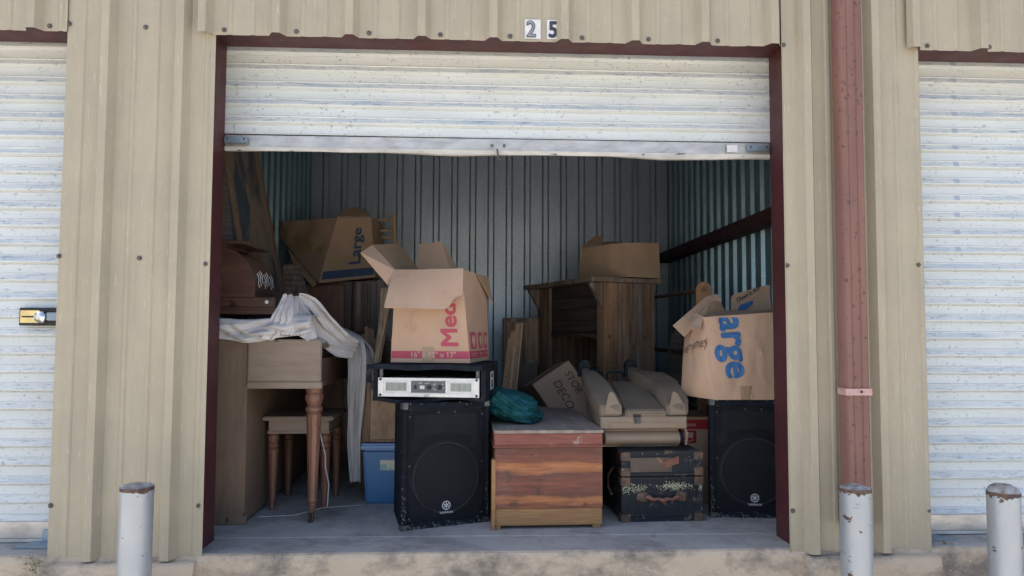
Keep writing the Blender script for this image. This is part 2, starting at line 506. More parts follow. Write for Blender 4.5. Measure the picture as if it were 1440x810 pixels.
MAT['cedar'] = cedar('red_cedar_boards', [(.0, (.30, .12, .05)), (.20, (.36, .13, .055)), (.25, RB), (.275, OR), (.315, OR), (.345, DR), (.46, RB), (.56, DR), (.61, OR), (.66, OR), (.685, RB), (.80, DR), (1, RB)],
                     [(-.195, -.3, .258, .020), (-.188, -.3, .225, .020), (-.183, -.3, .24, .02), (-.052, -.3, .180, .021), (-.05, -.3, .165, .018), (-.15, -.3, .112, .024), (-.17, -.3, .112, .02), (.17, -.3, .112, .016)])
MAT['cedar_lid'] = M('cedar_lid_edge', (.27, .085, .06), (.20, .062, .045), 6, (2, 2, 14), .55, 0, .3, 14, spots=[(14, .62, .08, (.38, .33, .29), (1, 1, 1))])
MAT['cedar_base'] = M('cedar_pale_base', (.40, .215, .085), (.29, .145, .06), 6, (2, 2, 22), .5, 0, .3, 14, spots=[(30, .68, .05, (.12, .07, .04), (1, 1, 3))])
MAT['lidtop'] = M('grey_dusty_lid_top', (.34, .275, .23), (.26, .205, .17), 5, (6, 1, 1), .8, 0, .3, 20, spots=[(5, .55, .12, (.42, .37, .33), (2, .8, 1)), (26, .68, .03, (.10, .085, .08), (1, 1, 1))])

def wood(name, c1, c2, c3, stretch=(14, 14, 1), sc=2.2, rough=.6, bump=.35, fine=.8):
    m, t, bs = nodes(name)
    v = coords(t, stretch)
    f = noise_n(t, v, sc, 9, .62, .4)
    col = ramp(t, f, [(.28, c1), (.48, c2), (.72, c3)])
    FINE = fine
    fine = ramp(t, noise_n(t, coords(t, tuple(s * 4 for s in stretch)), sc, 6, .7), [(.35, (1, 1, 1)), (.7, (.62, .6, .58))])
    mx = N(t, 'ShaderNodeMix', data_type='RGBA', blend_type='MULTIPLY'); mx.inputs[0].default_value = FINE
    t.links.new(col, mx.inputs[6]); t.links.new(fine, mx.inputs[7])
    col = mx.outputs[2]
    kn = ramp(t, noise_n(t, coords(t, (2.2, 2.2, 1.1)), 9, 2, .5), [(.70, 0.), (.74, .9)])
    col = mixc(t, kn, col, tuple(x * .25 for x in c1))
    t.links.new(col, bs.inputs['Base Color'])
    bs.inputs['Roughness'].default_value = rough
    bump_n(t, bs, f, bump, .004)
    return m
MAT['barn'] = wood('weathered_barn_board', (.085, .05, .033), (.22, .135, .088), (.38, .30, .23), (16, 16, 1), bump=.8, fine=1)
MAT['barn2'] = wood('weathered_barn_board_grey', (.085, .06, .045), (.20, .15, .115), (.36, .31, .265), (16, 16, 1.2), bump=.8, fine=1)
MAT['barn3'] = wood('weathered_barn_board_brown', (.13, .07, .038), (.28, .165, .095), (.42, .28, .17), (14, 14, 1.0), bump=.8, fine=1)
MAT['barndk'] = wood('dark_brown_board', (.03, .022, .018), (.065, .047, .038), (.13, .10, .085), (1, 1, 16))  # near-black brown boards, one of them standing for shaded wall
MAT['walnut'] = wood('walnut_veneer', (.175, .12, .085), (.215, .15, .105), (.245, .17, .12), (5, 5, 1), 2, .5, .1, .6)
MAT['walnut_h'] = wood('walnut_veneer_light', (.235, .18, .135), (.275, .21, .16), (.31, .24, .185), (1, 5, 5), 2, .45, .1, .55)
MAT['maho'] = wood('red_brown_turned_wood', (.14, .062, .04), (.215, .10, .065), (.27, .14, .095), (8, 8, 1), 3, .38, .08)
MAT['dark'] = wood('dark_brown_wood', (.07, .038, .026), (.105, .06, .04), (.15, .09, .062), (8, 8, 1), 3, .4, .08)
MAT['darkred'] = wood('dark_mahogany', (.065, .032, .024), (.10, .05, .036), (.14, .075, .054), (1, 5, 6), 3, .3, .06)
MAT['ply'] = wood('worn_plywood', (.24, .15, .09), (.36, .24, .15), (.45, .32, .21), (5, 5, 2.5), 3, .7, .2)
MAT['pale'] = wood('pale_new_wood', (.42, .29, .17), (.52, .38, .24), (.60, .46, .31), (9, 9, 1), 3, .6, .15)
MAT['orangew'] = wood('orange_wood', (.40, .20, .10), (.47, .25, .13), (.52, .30, .17), (6, 6, 1), 3, .5, .08)
MAT['cloth'] = M('off_white_sheet', (.66, .64, .62), (.56, .54, .54), 5, (1, 1, 1), .9, 0, .35, 90, spots=[(5, .58, .2, (.50, .47, .44), (1, 1, 1))], spec=.15)
MAT['cloth_g'] = M('greyish_sheet', (.50, .49, .48), (.42, .41, .42), 5, (1, 1, 1), .9, 0, .35, 90, spec=.15)
MAT['teal'] = M('teal_canvas', (.010, .085, .10), (.015, .12, .13), 12, (1, 1, 1), .75, 0, .35, 40, spots=[(9, .62, .12, (.05, .22, .22), (1, 1, 1))], spec=.3)
MAT['tubblue'] = M('blue_plastic', (.05, .17, .36), (.06, .19, .40), 5, rough=.4, bump=.03, spots=[(12, .62, .2, (.12, .21, .33), (1, 1, 1))])
MAT['tublid'] = M('light_blue_plastic', (.13, .27, .52), (.16, .31, .56), 8, rough=.4, bump=.03)
MAT['tanp'] = M('dusty_beige_plastic', (.35, .262, .185), (.27, .20, .14), 4, (1, 1, 1), .65, 0, .12, 35, spots=[(10, .60, .1, (.28, .215, .16), (1, 1, 1)), (45, .70, .05, (.46, .39, .32), (1, 1, 1))])
MAT['tantop'] = M('dusty_grey_beige_plastic', (.27, .21, .155), (.20, .155, .115), 5, (1, 1, 1), .7, 0, .15, 35, spots=[(9, .62, .12, (.17, .14, .11), (1, 1, 1))], spec=.25)
MAT['knob'] = M('dark_green_rubber', (.008, .014, .016), (.014, .022, .025), 30, rough=.55, bump=.05, spec=.2)
MAT['trunk'] = M('peeling_black_canvas', (.010, .014, .020), (.024, .029, .036), 9, (1, 1, 1), .6, 0, .7, 22,
                 spots=[(13, .60, .03, (.11, .085, .065), (1, 1, 2)), (9, .64, .02, (.06, .07, .08), (1, 1, 1)), (60, .67, .03, (.30, .28, .25), (1, 1, 1))], spec=.3)
MAT['slat'] = M('worn_trunk_slat', (.13, .095, .07), (.075, .06, .05), 10, (1, 1, 1), .6, 0, .7, 22, spots=[(8, .58, .05, (.30, .15, .09), (1, 1, 1.5)), (30, .66, .04, (.03, .03, .035), (1, 1, 1))])
MAT['brassy'] = M('tarnished_brass', (.17, .11, .08), (.08, .06, .05), 30, rough=.55, metal=.45, bump=.3, bscale=40, spots=[(35, .66, .04, (.42, .36, .27), (1, 1, 1))])
MAT['leather'] = M('red_worn_leather', (.17, .065, .045), (.25, .11, .08), 25, rough=.55, bump=.3, bscale=40)
MAT['flake'] = M('yellow_peeled_paint', (.56, .55, .38), (.40, .39, .27), 40, rough=.8, bump=.3)
MAT['leaf'] = M('dry_leaves', (.20, .14, .085), (.32, .24, .15), 9, rough=.9, bump=.1)
MAT['paintA'] = M('painted_panel_picture', (.20, .165, .13), (.045, .065, .09), 3.1, (1, 1.6, .8), .55, 0, .1, 20, spots=[(4.5, .56, .02, (.16, .10, .075), (1, 2, .9))], lo=.48, hi=.53)
MAT['sticker'] = M('pale_label', (.62, .62, .50), (.30, .45, .42), 22, rough=.5, bump=0, lo=.5, hi=.56)
MAT['wax'] = M('greenish_moss', (.13, .14, .06), (.20, .19, .10), 30, rough=.95, bump=.5)

# ------------------------------------------------------------------ the setting
mb = MB()
mb.add([(-400, -400, -.62), (400, -400, -.62), (400, 400, -.62), (-400, 400, -.62)], [(0, 1, 2, 3)])
mb.build('ground', MAT['drive'], kind='structure', smooth=0)

def slab_edge():
    mb = MB()
    n = 220
    X0, X1 = -5.5, 5.5
    prof = [(-.62, -.012), (-.05, -.014), (-.022, -.010), (-.006, .000), (0, .012), (0, .016), (0, .12), (0, .232), (-.005, .235), (-.005, .245), (0, .248), (0, 3.4)]
    rows = []
    for (z, y) in prof:
        r = []
        for i in range(n + 1):
            x = X0 + (X1 - X0) * i / n
            a = noise.noise(Vector((x * 3, z * 9, 1.3))) * .006 + noise.noise(Vector((x * 17, z * 30, 4))) * .004
            dz = noise.noise(Vector((x * 5, 3, 1))) * .003 if -.02 < z < 0 or (z < 0 and y < .01) else 0
            r.append(Vector((x, y + (a if y < .05 else 0), z + dz)))
        rows.append(r)
    W = n + 1
    vs = [v for r in rows for v in r]
    fs = [(j * W + i, j * W + i + 1, (j + 1) * W + i + 1, (j + 1) * W + i) for j in range(len(prof) - 1) for i in range(n)]
    mb.add(vs, fs)
    o = mb.build('floor', [MAT['slab'], MAT['conc']], kind='structure', smooth=18)
    for p in o.data.polygons:
        if p.center.y < .01: p.material_index = 1
    return o
slab_edge()

B = thing('storage_building', 'tan ribbed steel self storage building with white roller doors, middle one numbered 25 and open', 'storage building')
RIB = .3045
def ribz(x, phase):
    """outward height of the wall sheet's rib profile at x"""
    q = (x - phase + RIB / 2) % RIB - RIB / 2     # -half..half around the major rib
    a = abs(q)
    h = 0
    if a < .016: h = .038
    elif a < .037: h = .038 * (1 - (a - .016) / .021)
    for c in (.105,):
        b = abs(a - c)
        if b < .006: h = .0045
        elif b < .014: h = .0045 * (1 - (b - .006) / .008)
    return h
def rib_sheet(x0, x1, z0, z1, phase, y, hem=0):
    xs = {x0, x1}
    k = int((x0 - phase) / RIB) - 2
    while phase + k * RIB < x1 + RIB:
        c = phase + k * RIB
        for d in (.016, .037, .105 - .014, .105 - .006, .105 + .006, .105 + .014):
            for s in (-1, 1):
                x = c + s * d
                if x0 < x < x1: xs.add(x)
        k += 1
    xs = sorted(xs)
    zs = [z0 + (z1 - z0) * j / 14 for j in range(15)]
    W = len(xs)
    vs = []
    for z in zs:
        for x in xs:
            wv = noise.noise(Vector((x * 2.1, z * 1.3, phase))) * .003
            low = (.004 * noise.noise(Vector((x * 9, z0, phase * 3))) if z == z0 else 0)
            vs.append(Vector((x, y - ribz(x, phase) + wv + low, z + (low * 1.2 if z == z0 else 0))))
    fs = [(j * W + i, j * W + i + 1, (j + 1) * W + i + 1, (j + 1) * W + i) for j in range(14) for i in range(W - 1)]
    n = len(vs)
    vs2 = [v + Vector((0, .0012, 0)) for v in vs]
    fs2 = [tuple(n + q for q in f[::-1]) for f in fs]
    b = [(i + 1, i, i + n, i + 1 + n) for i in range(W - 1)]
    mb = MB(); mb.add(vs + vs2, fs + fs2 + b)
    return mb
def screw(x, z, y, par):
    r = Matrix.Rotation(rad(90), 3, 'X')
    mb = MB()
    mb.lathe([(.0105, 0), (.0105, .002), (.0065, .0025), (.006, .007), (.003, .009)], (x, y, z), 10, r)
    mb.build('screw', MAT['screw'], par)
WT = 3.05
PIL = [(-1.832, -1.219, -1.68 + .02), (1.219 - .004, 1.832, 1.315), (-4.95, -4.27, -4.6), (4.27, 4.95, 4.6)]
pillars = []
for (a, b, ph) in PIL:
    pillars.append(rib_sheet(a, b, -.014, WT, ph, 0).build('wall_panel', MAT['tan'], B, smooth=20))
# thin returns of each panel round into the opening
hdr = []
for (a, b, ph) in [(-1.285, 1.205, 1.172), (-4.35, -1.83, -1.83 - .13), (1.772, 4.30, 1.772 + .03)]:
    hdr.append(rib_sheet(a, b, 2.158, WT, ph, -.007).build('header_panel', MAT['tan'], B, smooth=20))
for x, z in [(-1.511, 2.165), (-1.830, 1.194), (-1.506, 1.188), (-1.238, 1.166), (-1.825, .181), (-1.24, .177), (-1.835 + .01, 2.172)]:
    screw(x, z + .02, -.001, pillars[0])
for x, z in [(1.226, 1.18), (1.809, 1.187), (1.822, .134), (1.232, .139), (1.226, 2.15)]:
    screw(x, z + .02, -.001, pillars[1])
for x in (-1.187, -.886, -.58, -.277, .022, .333, .623, .927):
    screw(x + .004, 2.178, -.009, hdr[0])
for x in (1.87, 2.152, 2.46): screw(x, 2.178, -.009, hdr[2])
for x in (-1.90, -2.2): screw(x, 2.178, -.009, hdr[1])
# number plates
for ch, x0, x1, gl in (('2', .0885, .157, MAT['greyink']), ('5', .184, .243, None)):
    pl = MB().bx(x0, x1, -.0145, -.0125, 2.168, 2.252).build('number_plate', MAT['white'], B, 'white plate with the numeral ' + ch, smooth=0)
    S = Surf((x0, -.0145, 2.168), (x1, -.0145, 2.168), (x1, -.0145, 2.252), (x0, -.0145, 2.252))
    ink(ch, S, .10, .10, .098, 0, MAT['navy'], pl, 'numeral', .035, sx=.85)
    if gl: ink(ch, S, .10, .10, .098, 0, gl, pl, 'numeral', 0, off=.0035, sx=.85)

def frame(xc, hw):
    for s in (-1, 1):
        x = xc + s * hw
        mb = MB()
        mb.bx(x, x + s * .06, .004, .205, .0, 2.30)
        mb.build('door_jamb', MAT['primer'], B, bevel=.003)
    MB().bx(xc - hw - .06, xc + hw + .06, .002, .20, 2.186, 2.42).build('door_header', MAT['primer'], B, bevel=.003)
frame(0, 1.242); frame(-3.05, 1.242); frame(3.05, 1.242)

def curtain(xc, z0, z1, mt, label, wonky=0):
    P = .08
    pr = [(0, .003), (.0045, -.0085), (.006, -.0145), (.011, -.0155), (.017, -.0135), (.033, -.0065), (.0345, -.009), (.037, -.0095), (.040, -.005), (.048, -.003), (.076, -.0005)]
    zs = []
    k = math.floor(z0 / P)
    while k * P < z1:
        for (dz, y) in pr:
            z = k * P + dz
            if z0 <= z <= z1: zs.append((z, y))
        k += 1
    nx = 44
    vs = []
    for (z, y) in zs:
        for i in range(nx + 1):
            x = xc - 1.29 + 2.58 * i / nx
            wv = noise.noise(Vector((x * 2.3, z * 4, xc))) * .004
            dz = noise.noise(Vector((x * 1.1, z * 2, xc + 3))) * .0025
            vs.append(Vector((x, .222 + y + wv, z + dz)))
    W = nx + 1
    fs = [(j * W + i, j * W + i + 1, (j + 1) * W + i + 1, (j + 1) * W + i) for j in range(len(zs) - 1) for i in range(nx)]
    return MB().add(vs, fs).build('roller_door', mt, B, label, smooth=25)
# middle door, two thirds rolled up
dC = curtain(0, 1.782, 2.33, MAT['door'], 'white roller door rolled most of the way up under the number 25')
mb = MB()
mb.grid(lambda u, v: (-1.238 + 2.476 * u, .205 - .012 * v * (1 - v) * 4 * 0 + .001 * noise.noise(Vector((u * 9, v, 0))), 1.732 + .053 * v), 40, 2, .012)
mb.build('bottom_bar', MAT['alu'], dC)
mb = MB()
def lipf(u, v):
    sag = -.010 * math.exp(-((u - .84) / .10) ** 2) - .005 * math.exp(-((u - .42) / .06) ** 2) + .003 * noise.noise(Vector((u * 12, 0, 2)))
    return (-1.238 + 2.476 * u, .196 + .004 * noise.noise(Vector((u * 7, v, 5))), 1.731 - .018 * (1 - v) + sag * (1 - v))
mb.grid(lipf, 80, 3, .016)
mb.build('bottom_lip', MAT['lip'], dC, smooth=40)
mb = MB(); mb.tube([(-.022, .186, 1.735), (-.018, .182, 1.70), (-.015, .178, 1.682), (-.006, .182, 1.69)], .004, 6)
mb.build('hook', MAT['screw'], dC)
for x in (-.045, .01):
    MB().lathe([(.007, 0), (.006, .004), (.002, .006)], (x, .192, 1.752), 10, Matrix.Rotation(rad(90), 3, 'X')).build('bolt', MAT['screw'], dC)
for x in (-1.185, 1.18):
    mb = MB()
    mb.bx(x - .052, x + .05, .180, .193, 1.742, 1.772)
    mb.bx(x - .045, x + .045, .166, .180, 1.742, 1.750)
    h = mb.build('handle', MAT['zinc'], dC, bevel=.003)
    for d in (-.038, .036):
        MB().lathe([(.006, 0), (.005, .003), (.002, .004)], (x + d, .179, 1.762), 8, Matrix.Rotation(rad(90), 3, 'X')).build('rivet', MAT['screw'], dC)
MB().bx(1.035, 1.085, .1925, .1935, 1.738, 1.772).build('sticker', MAT['white'], dC, 'small blank white sticker', smooth=0)
mb = MB(); mb.lathe([(.165, -1.27), (.165, 1.27)], (0, .41, 2.40), 32, Matrix.Rotation(rad(90), 3, 'Y'))
mb.build('door_coil', MAT['galv'], B)
# neighbours, shut
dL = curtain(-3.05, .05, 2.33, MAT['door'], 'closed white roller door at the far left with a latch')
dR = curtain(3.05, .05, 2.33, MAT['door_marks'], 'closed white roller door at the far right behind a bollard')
for d, xc in ((dL, -3.05), (dR, 3.05)):
    MB().bx(xc - 1.238, xc + 1.238, .196, .212, .018, .088).build('bottom_bar', MAT['alu'], d, bevel=.002)
    MB().bx(xc - 1.238, xc + 1.238, .190, .2, .004, .017).build('bottom_lip', MAT['lip'], d)
for x, d, s in ((-1.96, dL, 1), (1.935, dR, -1)):
    mb = MB()
    a = x + s * .085
    mb.card([(x - s * .075, .10, .002), (a, .10, .002), (a, .20, .004), (x - s * .03, .20, .004)], .006)
    mb.bx(x + s * .0, a, .188, .195, .006, .055)
    mb.build('floor_bracket', MAT['zinc'], d, bevel=.0015)
# latch on the left door
lt = MB().bx(-2.092, -1.865, .186, .204, .928, 1.006).build('latch_frame', MAT['black'], dL, bevel=.002)
MB().bx(-2.086, -2.005, .183, .186, .940, .994).build('latch_plate', MAT['gold'], dL, 'brass coloured latch plate', bevel=.001)
MB().bx(-2.078, -2.02, .180, .183, .963, .970).add([], []).build('key_slot', MAT['black'], dL)
mb = MB()
mb.lathe([(.024, 0), (.027, .006), (.024, .022), (.012, .030)], (-1.993, .183, .965), 20, Matrix.Rotation(rad(90), 3, 'X'))
mb.build('lock_cylinder', MAT['chrome'], dL)
MB().bx(-1.97, -1.86, .168, .184, .950, .985).build('slide_bolt', MAT['zinc'], dL, bevel=.004)
# interior liner walls
def liner(p0, p1, z0, z1, nrm, name, pitch=.156, hh=.020):
    """ribbed galvanised sheet from p0 to p1 (xy)"""
    p0 = Vector((*p0, 0)); p1 = Vector((*p1, 0)); L = (p1 - p0).length
    d = (p1 - p0) / L; n = Vector((*nrm, 0))
    ss = [0]
    k = 0
    pr = [(.0, 0), (.095, 0), (.108, hh), (.143, hh)]
    pts = []
    while k * pitch < L:
        for (a, h) in pr:
            if k * pitch + a <= L: pts.append((k * pitch + a, h))
        k += 1
    W = len(pts)
    vs = []
    for j in range(9):
        z = z0 + (z1 - z0) * j / 8
        for (a, h) in pts:
            vs.append(p0 + d * a + n * (h + .002 * noise.noise(Vector((a * 3, z, 2)))) + Vector((0, 0, z)))
    fs = [(j * W + i, j * W + i + 1, (j + 1) * W + i + 1, (j + 1) * W + i) for j in range(8) for i in range(W - 1)]
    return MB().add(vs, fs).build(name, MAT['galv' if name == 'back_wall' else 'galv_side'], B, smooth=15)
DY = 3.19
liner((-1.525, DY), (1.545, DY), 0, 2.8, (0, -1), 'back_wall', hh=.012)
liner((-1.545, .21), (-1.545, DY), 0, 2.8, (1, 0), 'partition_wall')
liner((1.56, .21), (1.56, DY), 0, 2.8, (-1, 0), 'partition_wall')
MB().bx(-4.95, -1.31, .26, 3.3, .004, .03).build('unit_backing', MAT['dark'], B) if False else None
for (a, b) in ((-4.95, -1.56), (1.575, 4.95)):
    MB().bx(a, b, .30, .32, .01, 2.9).build('inner_wall', MAT['galv'], B)
MB().bx(-5.2, 5.2, -.18, 3.4, 3.05, 3.12).build('roof', MAT['galv'], B)
MB().bx(-1.545, 1.56, .21, 3.19, 2.78, 2.82).build('ceiling', MAT['galv'], B)
for s in (-1, 1):
    MB().bx(s * 1.30, s * 1.56, .19, .205, 0, 2.8).build('front_return', MAT['galv'], B)
MB().bx(-5.0, 5.0, 3.28, 3.36, -.6, 3.05).build('rear_wall', MAT['tan'], B)
for s in (-1, 1): MB().bx(s * 4.95, s * 5.0, 0.0, 3.3, -.6, 3.05).build('side_wall', MAT['tan'], B)
# girts: C sections, on the right partition in view
mb = MB()
mb.bx(1.44, 1.535, .24, DY - .03, 1.568, 1.573); mb.bx(1.437, 1.443, .24, DY - .03, 1.50, 1.573); mb.bx(1.44, 1.535, .24, DY - .03, 1.50, 1.505)
mb.build('girt', M('dark_girt_primer', (.034, .013, .016), (.024, .011, .014), 8, rough=.7, spec=.2), B, 'dark red steel girt along the right inner wall')
# concrete under the pillars stands a little proud
def plinth(x0, x1):
    mb = MB()
    n = 40
    prof = [(-.62, -.060), (-.06, -.058), (-.032, -.052), (-.022, -.040), (-.020, .01)]
    rows = []
    for (z, y) in prof:
        for i in range(n + 1):
            x = x0 + (x1 - x0) * i / n
            rows.append(Vector((x, y + .007 * noise.noise(Vector((x * 8, z * 12, 3))) , z + (.006 * noise.noise(Vector((x * 11, 2, 3))) if z > -.05 else 0))))
    W = n + 1
    fs = [(j * W + i, j * W + i + 1, (j + 1) * W + i + 1, (j + 1) * W + i) for j in range(len(prof) - 1) for i in range(n)]
    fs.append(tuple(j * W for j in range(len(prof)))); fs.append(tuple(j * W + n for j in range(len(prof)))[::-1])
    mb.add(rows, fs).build('plinth', MAT['conc'], B, smooth=40)
plinth(-1.85, -1.235); plinth(1.26, 1.84)
# downpipe
px = 1.478
dp = MB()
n = 28
vs = []
for z, o_ in ((.20, 0), (.9, .002), (1.9, 0), (1.905, .0), (3.04, 0)):
    pass
prof = [(-.052, .0), (-.052, .050), (-.042, .062), (-.022, .062), (-.018, .058), (-.012, .062), (.012, .062), (.018, .058), (.022, .062), (.042, .062), (.052, .050), (.052, 0)]
zz = [.10, .6, 1.2, 1.86, 1.862, 2.3, 3.03]
vs = []
for z in zz:
    for (a, b) in prof:
        g = 1.03 if z > 1.861 else 1.0
        vs.append(Vector((px + a * g, -.034 - b * g, z)))
W = len(prof)
fs = [(j * W + i, j * W + (i + 1) % W, (j + 1) * W + (i + 1) % W, (j + 1) * W + i) for j in range(len(zz) - 1) for i in range(W)]
dpo = dp.add(vs, fs).build('downpipe', MAT['pipe'], B, 'red brown steel downpipe running down the right pillar', smooth=40)
mb = MB()
mb.bx(px - .056, px + .056, -.1025, -.099, .652, .680)
for s in (-1, 1): mb.bx(px + s * .053, px + s * .056, -.10, -.03, .652, .680)
mb.build('strap', M('pink_painted_strap', (.55, .36, .34), (.45, .28, .26), 30, rough=.5, bump=.1), dpo)
MB().lathe([(.006, 0), (.005, .004), (.001, .006)], (px + .01, -.1025, .667), 8, Matrix.Rotation(rad(90), 3, 'X')).build('screw', MAT['black'], dpo)

# ------------------------------------------------------------------ bollards
def bollard(x, ztop, label, rusty, tilt=0):
    t = thing('bollard', label, 'bollard', (x, -.30, -.62), 0, 'steel pipe bollards in front of the doors')
    h = ztop + .62
    r = .0575
    mb = MB(); mb.lathe([(r, 0), (r, h * .5), (r, h - .004), (r - .004, h)], (x, -.30, -.62), 40)
    bm_p = MAT['boll'].copy()
    for nd in bm_p.node_tree.nodes:
        if nd.type == 'MAPPING': nd.inputs['Location'].default_value = (x * 3.7, x * 1.9, x)
    mb.build('post', bm_p, t, smooth=40)
    mb = MB()
    vs = []; k = 8
    for j in range(k + 1):
        a = j / k
        for i in range(36):
            q = 2 * math.pi * i / 36
            z = (.030 if rusty == 2 else .010) * (1 - a * a) ** .5 + .003 * noise.noise(Vector((math.cos(q) * a * 3, math.sin(q) * a * 3, x)))
            vs.append(Vector((x + (r - .001) * a * math.cos(q), -.30 + (r - .001) * a * math.sin(q), ztop + z + (tilt * math.cos(q) * a))))
    fs = [(j * 36 + i, j * 36 + (i + 1) % 36, (j + 1) * 36 + (i + 1) % 36, (j + 1) * 36 + i) for j in range(k) for i in range(36)]
    mb.add(vs, fs).build('cap', MAT['rust'], t, smooth=60)
    # ragged ring where the paint has come off under the cap
    mb = MB()
    def ring(u, v):
        q = u * 2 * math.pi
        drop = .012 + .014 * max(0, noise.noise(Vector((math.cos(q) * 3 + x, math.sin(q) * 3, 1)))) * 2
        return (x + (r + .0007) * math.cos(q), -.30 + (r + .0007) * math.sin(q), ztop - .001 - drop * (1 - v))
    mb.grid(ring, 60, 2); mb.build('rust_ring', M('rust_ring', (.16, .09, .06), (.05, .04, .04), 40, rough=.8, bump=.3), t)
bollard(-1.353, .338, 'silver bollard with scuffed flat top in front of the left tan pillar', 1)
bollard(1.350, .318, 'silver bollard standing right under the red brown downpipe', 1)
bollard(1.938, .300, 'silver bollard with domed rusty cap in front of the right roller door', 2)

# ------------------------------------------------------------------ loudspeakers
def make_speaker(label):
    t = thing('loudspeaker', label, 'loudspeaker', (0, 0, 0), 0, 'black stage loudspeakers')
    W, H, Q = .215, .575, .37
    L = dict(local=True)
    mb = MB()
    mb.hexa([(-W, .022, 0), (W, .022, 0), (W * .68, Q, 0), (-W * .68, Q, 0), (-W, .022, H), (W, .022, H), (W * .68, Q, H), (-W * .68, Q, H)])
    mb.bx(-W, -W + .024, -.002, .0225, 0, H); mb.bx(W - .024, W, -.002, .0225, 0, H)
    mb.bx(-W + .024, W - .024, -.002, .0225, 0, .03); mb.bx(-W + .024, W - .024, -.002, .0225, H - .03, H)
    mb.build('cabinet', MAT['cab'], t, bevel=.004, **L)
    MB().bx(-W + .024, W - .024, .014, .021, .03, H - .03).build('baffle', MAT['baffle'], t, **L)
    R = Matrix.Rotation(rad(90), 3, 'X')
    mb = MB(); mb.lathe([(.172, 0), (.172, .006), (.160, .012), (.150, .0), (.05, -.034), (.048, -.018), (.03, -.006), (.001, -.004)], (0, .0135, .225), 48, R)
    mb.build('woofer', MAT['cone'], t, **L)
    mb = MB()
    mb.grid(lambda u, v: (-.155 + .31 * u, .012 - .004 * math.sin(v * 3.14), .405 + .030 * math.sin(u * math.pi) * (1 - v) + .115 * v), 20, 4, .004)
    mb.build('horn', M('horn_moulding', (.20, .19, .18), (.16, .15, .145), 20, rough=.5), t, **L)
    for s in (-1, 1):
        mb = MB(); mb.lathe([(.026, 0), (.026, .004), (.020, .005), (.019, -.002)], (s * .150, .013, .385), 20, R); mb.build('port', MAT['cone'], t, **L)
    mb = MB(); mb.bx(-W + .026, W - .026, .0005, .003, .032, H - .032)
    mb.bx(-W + .026, -W + .033, -.0005, .0004, .032, H - .032); mb.bx(W - .033, W - .026, -.0005, .0004, .032, H - .032)
    g = mb.build('grille', MAT['grille'], t, smooth=0, **L)
    for (x, z) in ((-W + .035, .05), (-W + .035, .29), (-W + .035, H - .06), (W - .035, .05), (W - .035, .29), (W - .035, H - .06), (-.04, H - .045), (.04, H - .045)):
        mb = MB(); mb.lathe([(.0045, 0), (.004, .002), (.001, .003)], (x, 0, z), 8, R); mb.build('screw', MAT['cornerm'], g, **L)
    for sx in (-1, 1):
        for z in (0, H):
            mb = MB()
            x = sx * W
            mb.box((x - sx * .012, -.002, z + (.012 if z == 0 else -.012)), (.026, .006, .026))
            mb.box((x, .017, z + (.012 if z == 0 else -.012)), (.005, .036, .026))
            mb.box((x - sx * .017, .017, z + (.001 if z == 0 else .0005)), (.028, .036, .004))
            mb.build('corner_guard', MAT['cornerm'], t, bevel=.0015, **L)
    # round emblem of three crossed bars and the name under it
    e = MB()
    n = 36
    for (r0, r1) in ((.0205, .0175),):
        vs = []
        for i in range(n):
            q = 2 * math.pi * i / n
            vs += [(r0 * math.cos(q), -.0035, .098 + r0 * math.sin(q)), (r1 * math.cos(q), -.0035, .098 + r1 * math.sin(q))]
        e.add(vs, [(2 * i, 2 * ((i + 1) % n), 2 * ((i + 1) % n) + 1, 2 * i + 1) for i in range(n)])
    for k in range(3):
        q = math.pi / 2 + k * math.pi / 3
        dx, dz = math.cos(q), math.sin(q)
        nx, nz = -dz, dx
        for sgn in (-1, 1):
            for off in (0,):
                a = Vector((nx * off + dx * .002 * sgn, -.0036, .098 + nz * off + dz * .002 * sgn)); b = Vector((nx * off * 1.5 + dx * .0150 * sgn, -.0036, .098 + nz * off * 1.5 + dz * .0150 * sgn))
                wv = Vector((nx, 0, nz)) * .0019
                e.add([a - wv, b - wv, b + wv, a + wv], [(0, 1, 2, 3)])
    e.build('emblem', MAT['white'], g, smooth=0, **L)
    S = Surf((-.05, -.003, .06), (.05, -.003, .06), (.05, -.003, .12), (-.05, -.003, .12))
    vs, fs = textmesh('YAMAHA', .03)
    wd = max(v[0] for v in vs)
    mb = MB(); mb.add([(v[0] * .0165 - wd * .0165 / 2, -.0036, .0605 + v[1] * .0165) for v in vs], fs)
    mb.build('brand_lettering', MAT['white'], g, smooth=0, **L)
    rs = random.Random(len(label))
    mb = MB()
    for i in range(150):
        k = rs.random()
        if k < .6: x, z = rs.uniform(-W, W), abs(rs.gauss(.004, .012))
        elif k < .8: x, z = -W + abs(rs.gauss(.003, .008)), abs(rs.gauss(.0, .10))
        elif k < .93: x, z = W - abs(rs.gauss(.003, .008)), abs(rs.gauss(.0, .12))
        else: x, z = rs.uniform(-W, W), H - abs(rs.gauss(.0, .008))
        a_ = rs.uniform(0, 3.1); l_ = rs.uniform(.002, .009); w_ = rs.uniform(.0006, .0022)
        ca, sa = math.cos(a_), math.sin(a_)
        mb.add([(x + l_ * ca, -.0032, max(z + l_ * sa, .001)), (x - w_ * sa, -.0034, max(z + w_ * ca, .001)), (x - l_ * ca, -.0032, max(z - l_ * sa, .001)), (x + w_ * sa, -.0034, max(z - w_ * ca, .001))], [(0, 1, 2, 3)])
    sc = mb.build('scuff_marks', M('pale_scuffs', (.16, .155, .15), (.30, .29, .27), 60, rough=.9, bump=0, spec=.1), t, smooth=0, **L)
    sc['kind'] = 'stuff'
    return t
sp = make_speaker('black loudspeaker under the rack case, left of the red cedar chest')
sp2 = copy_tree(sp)
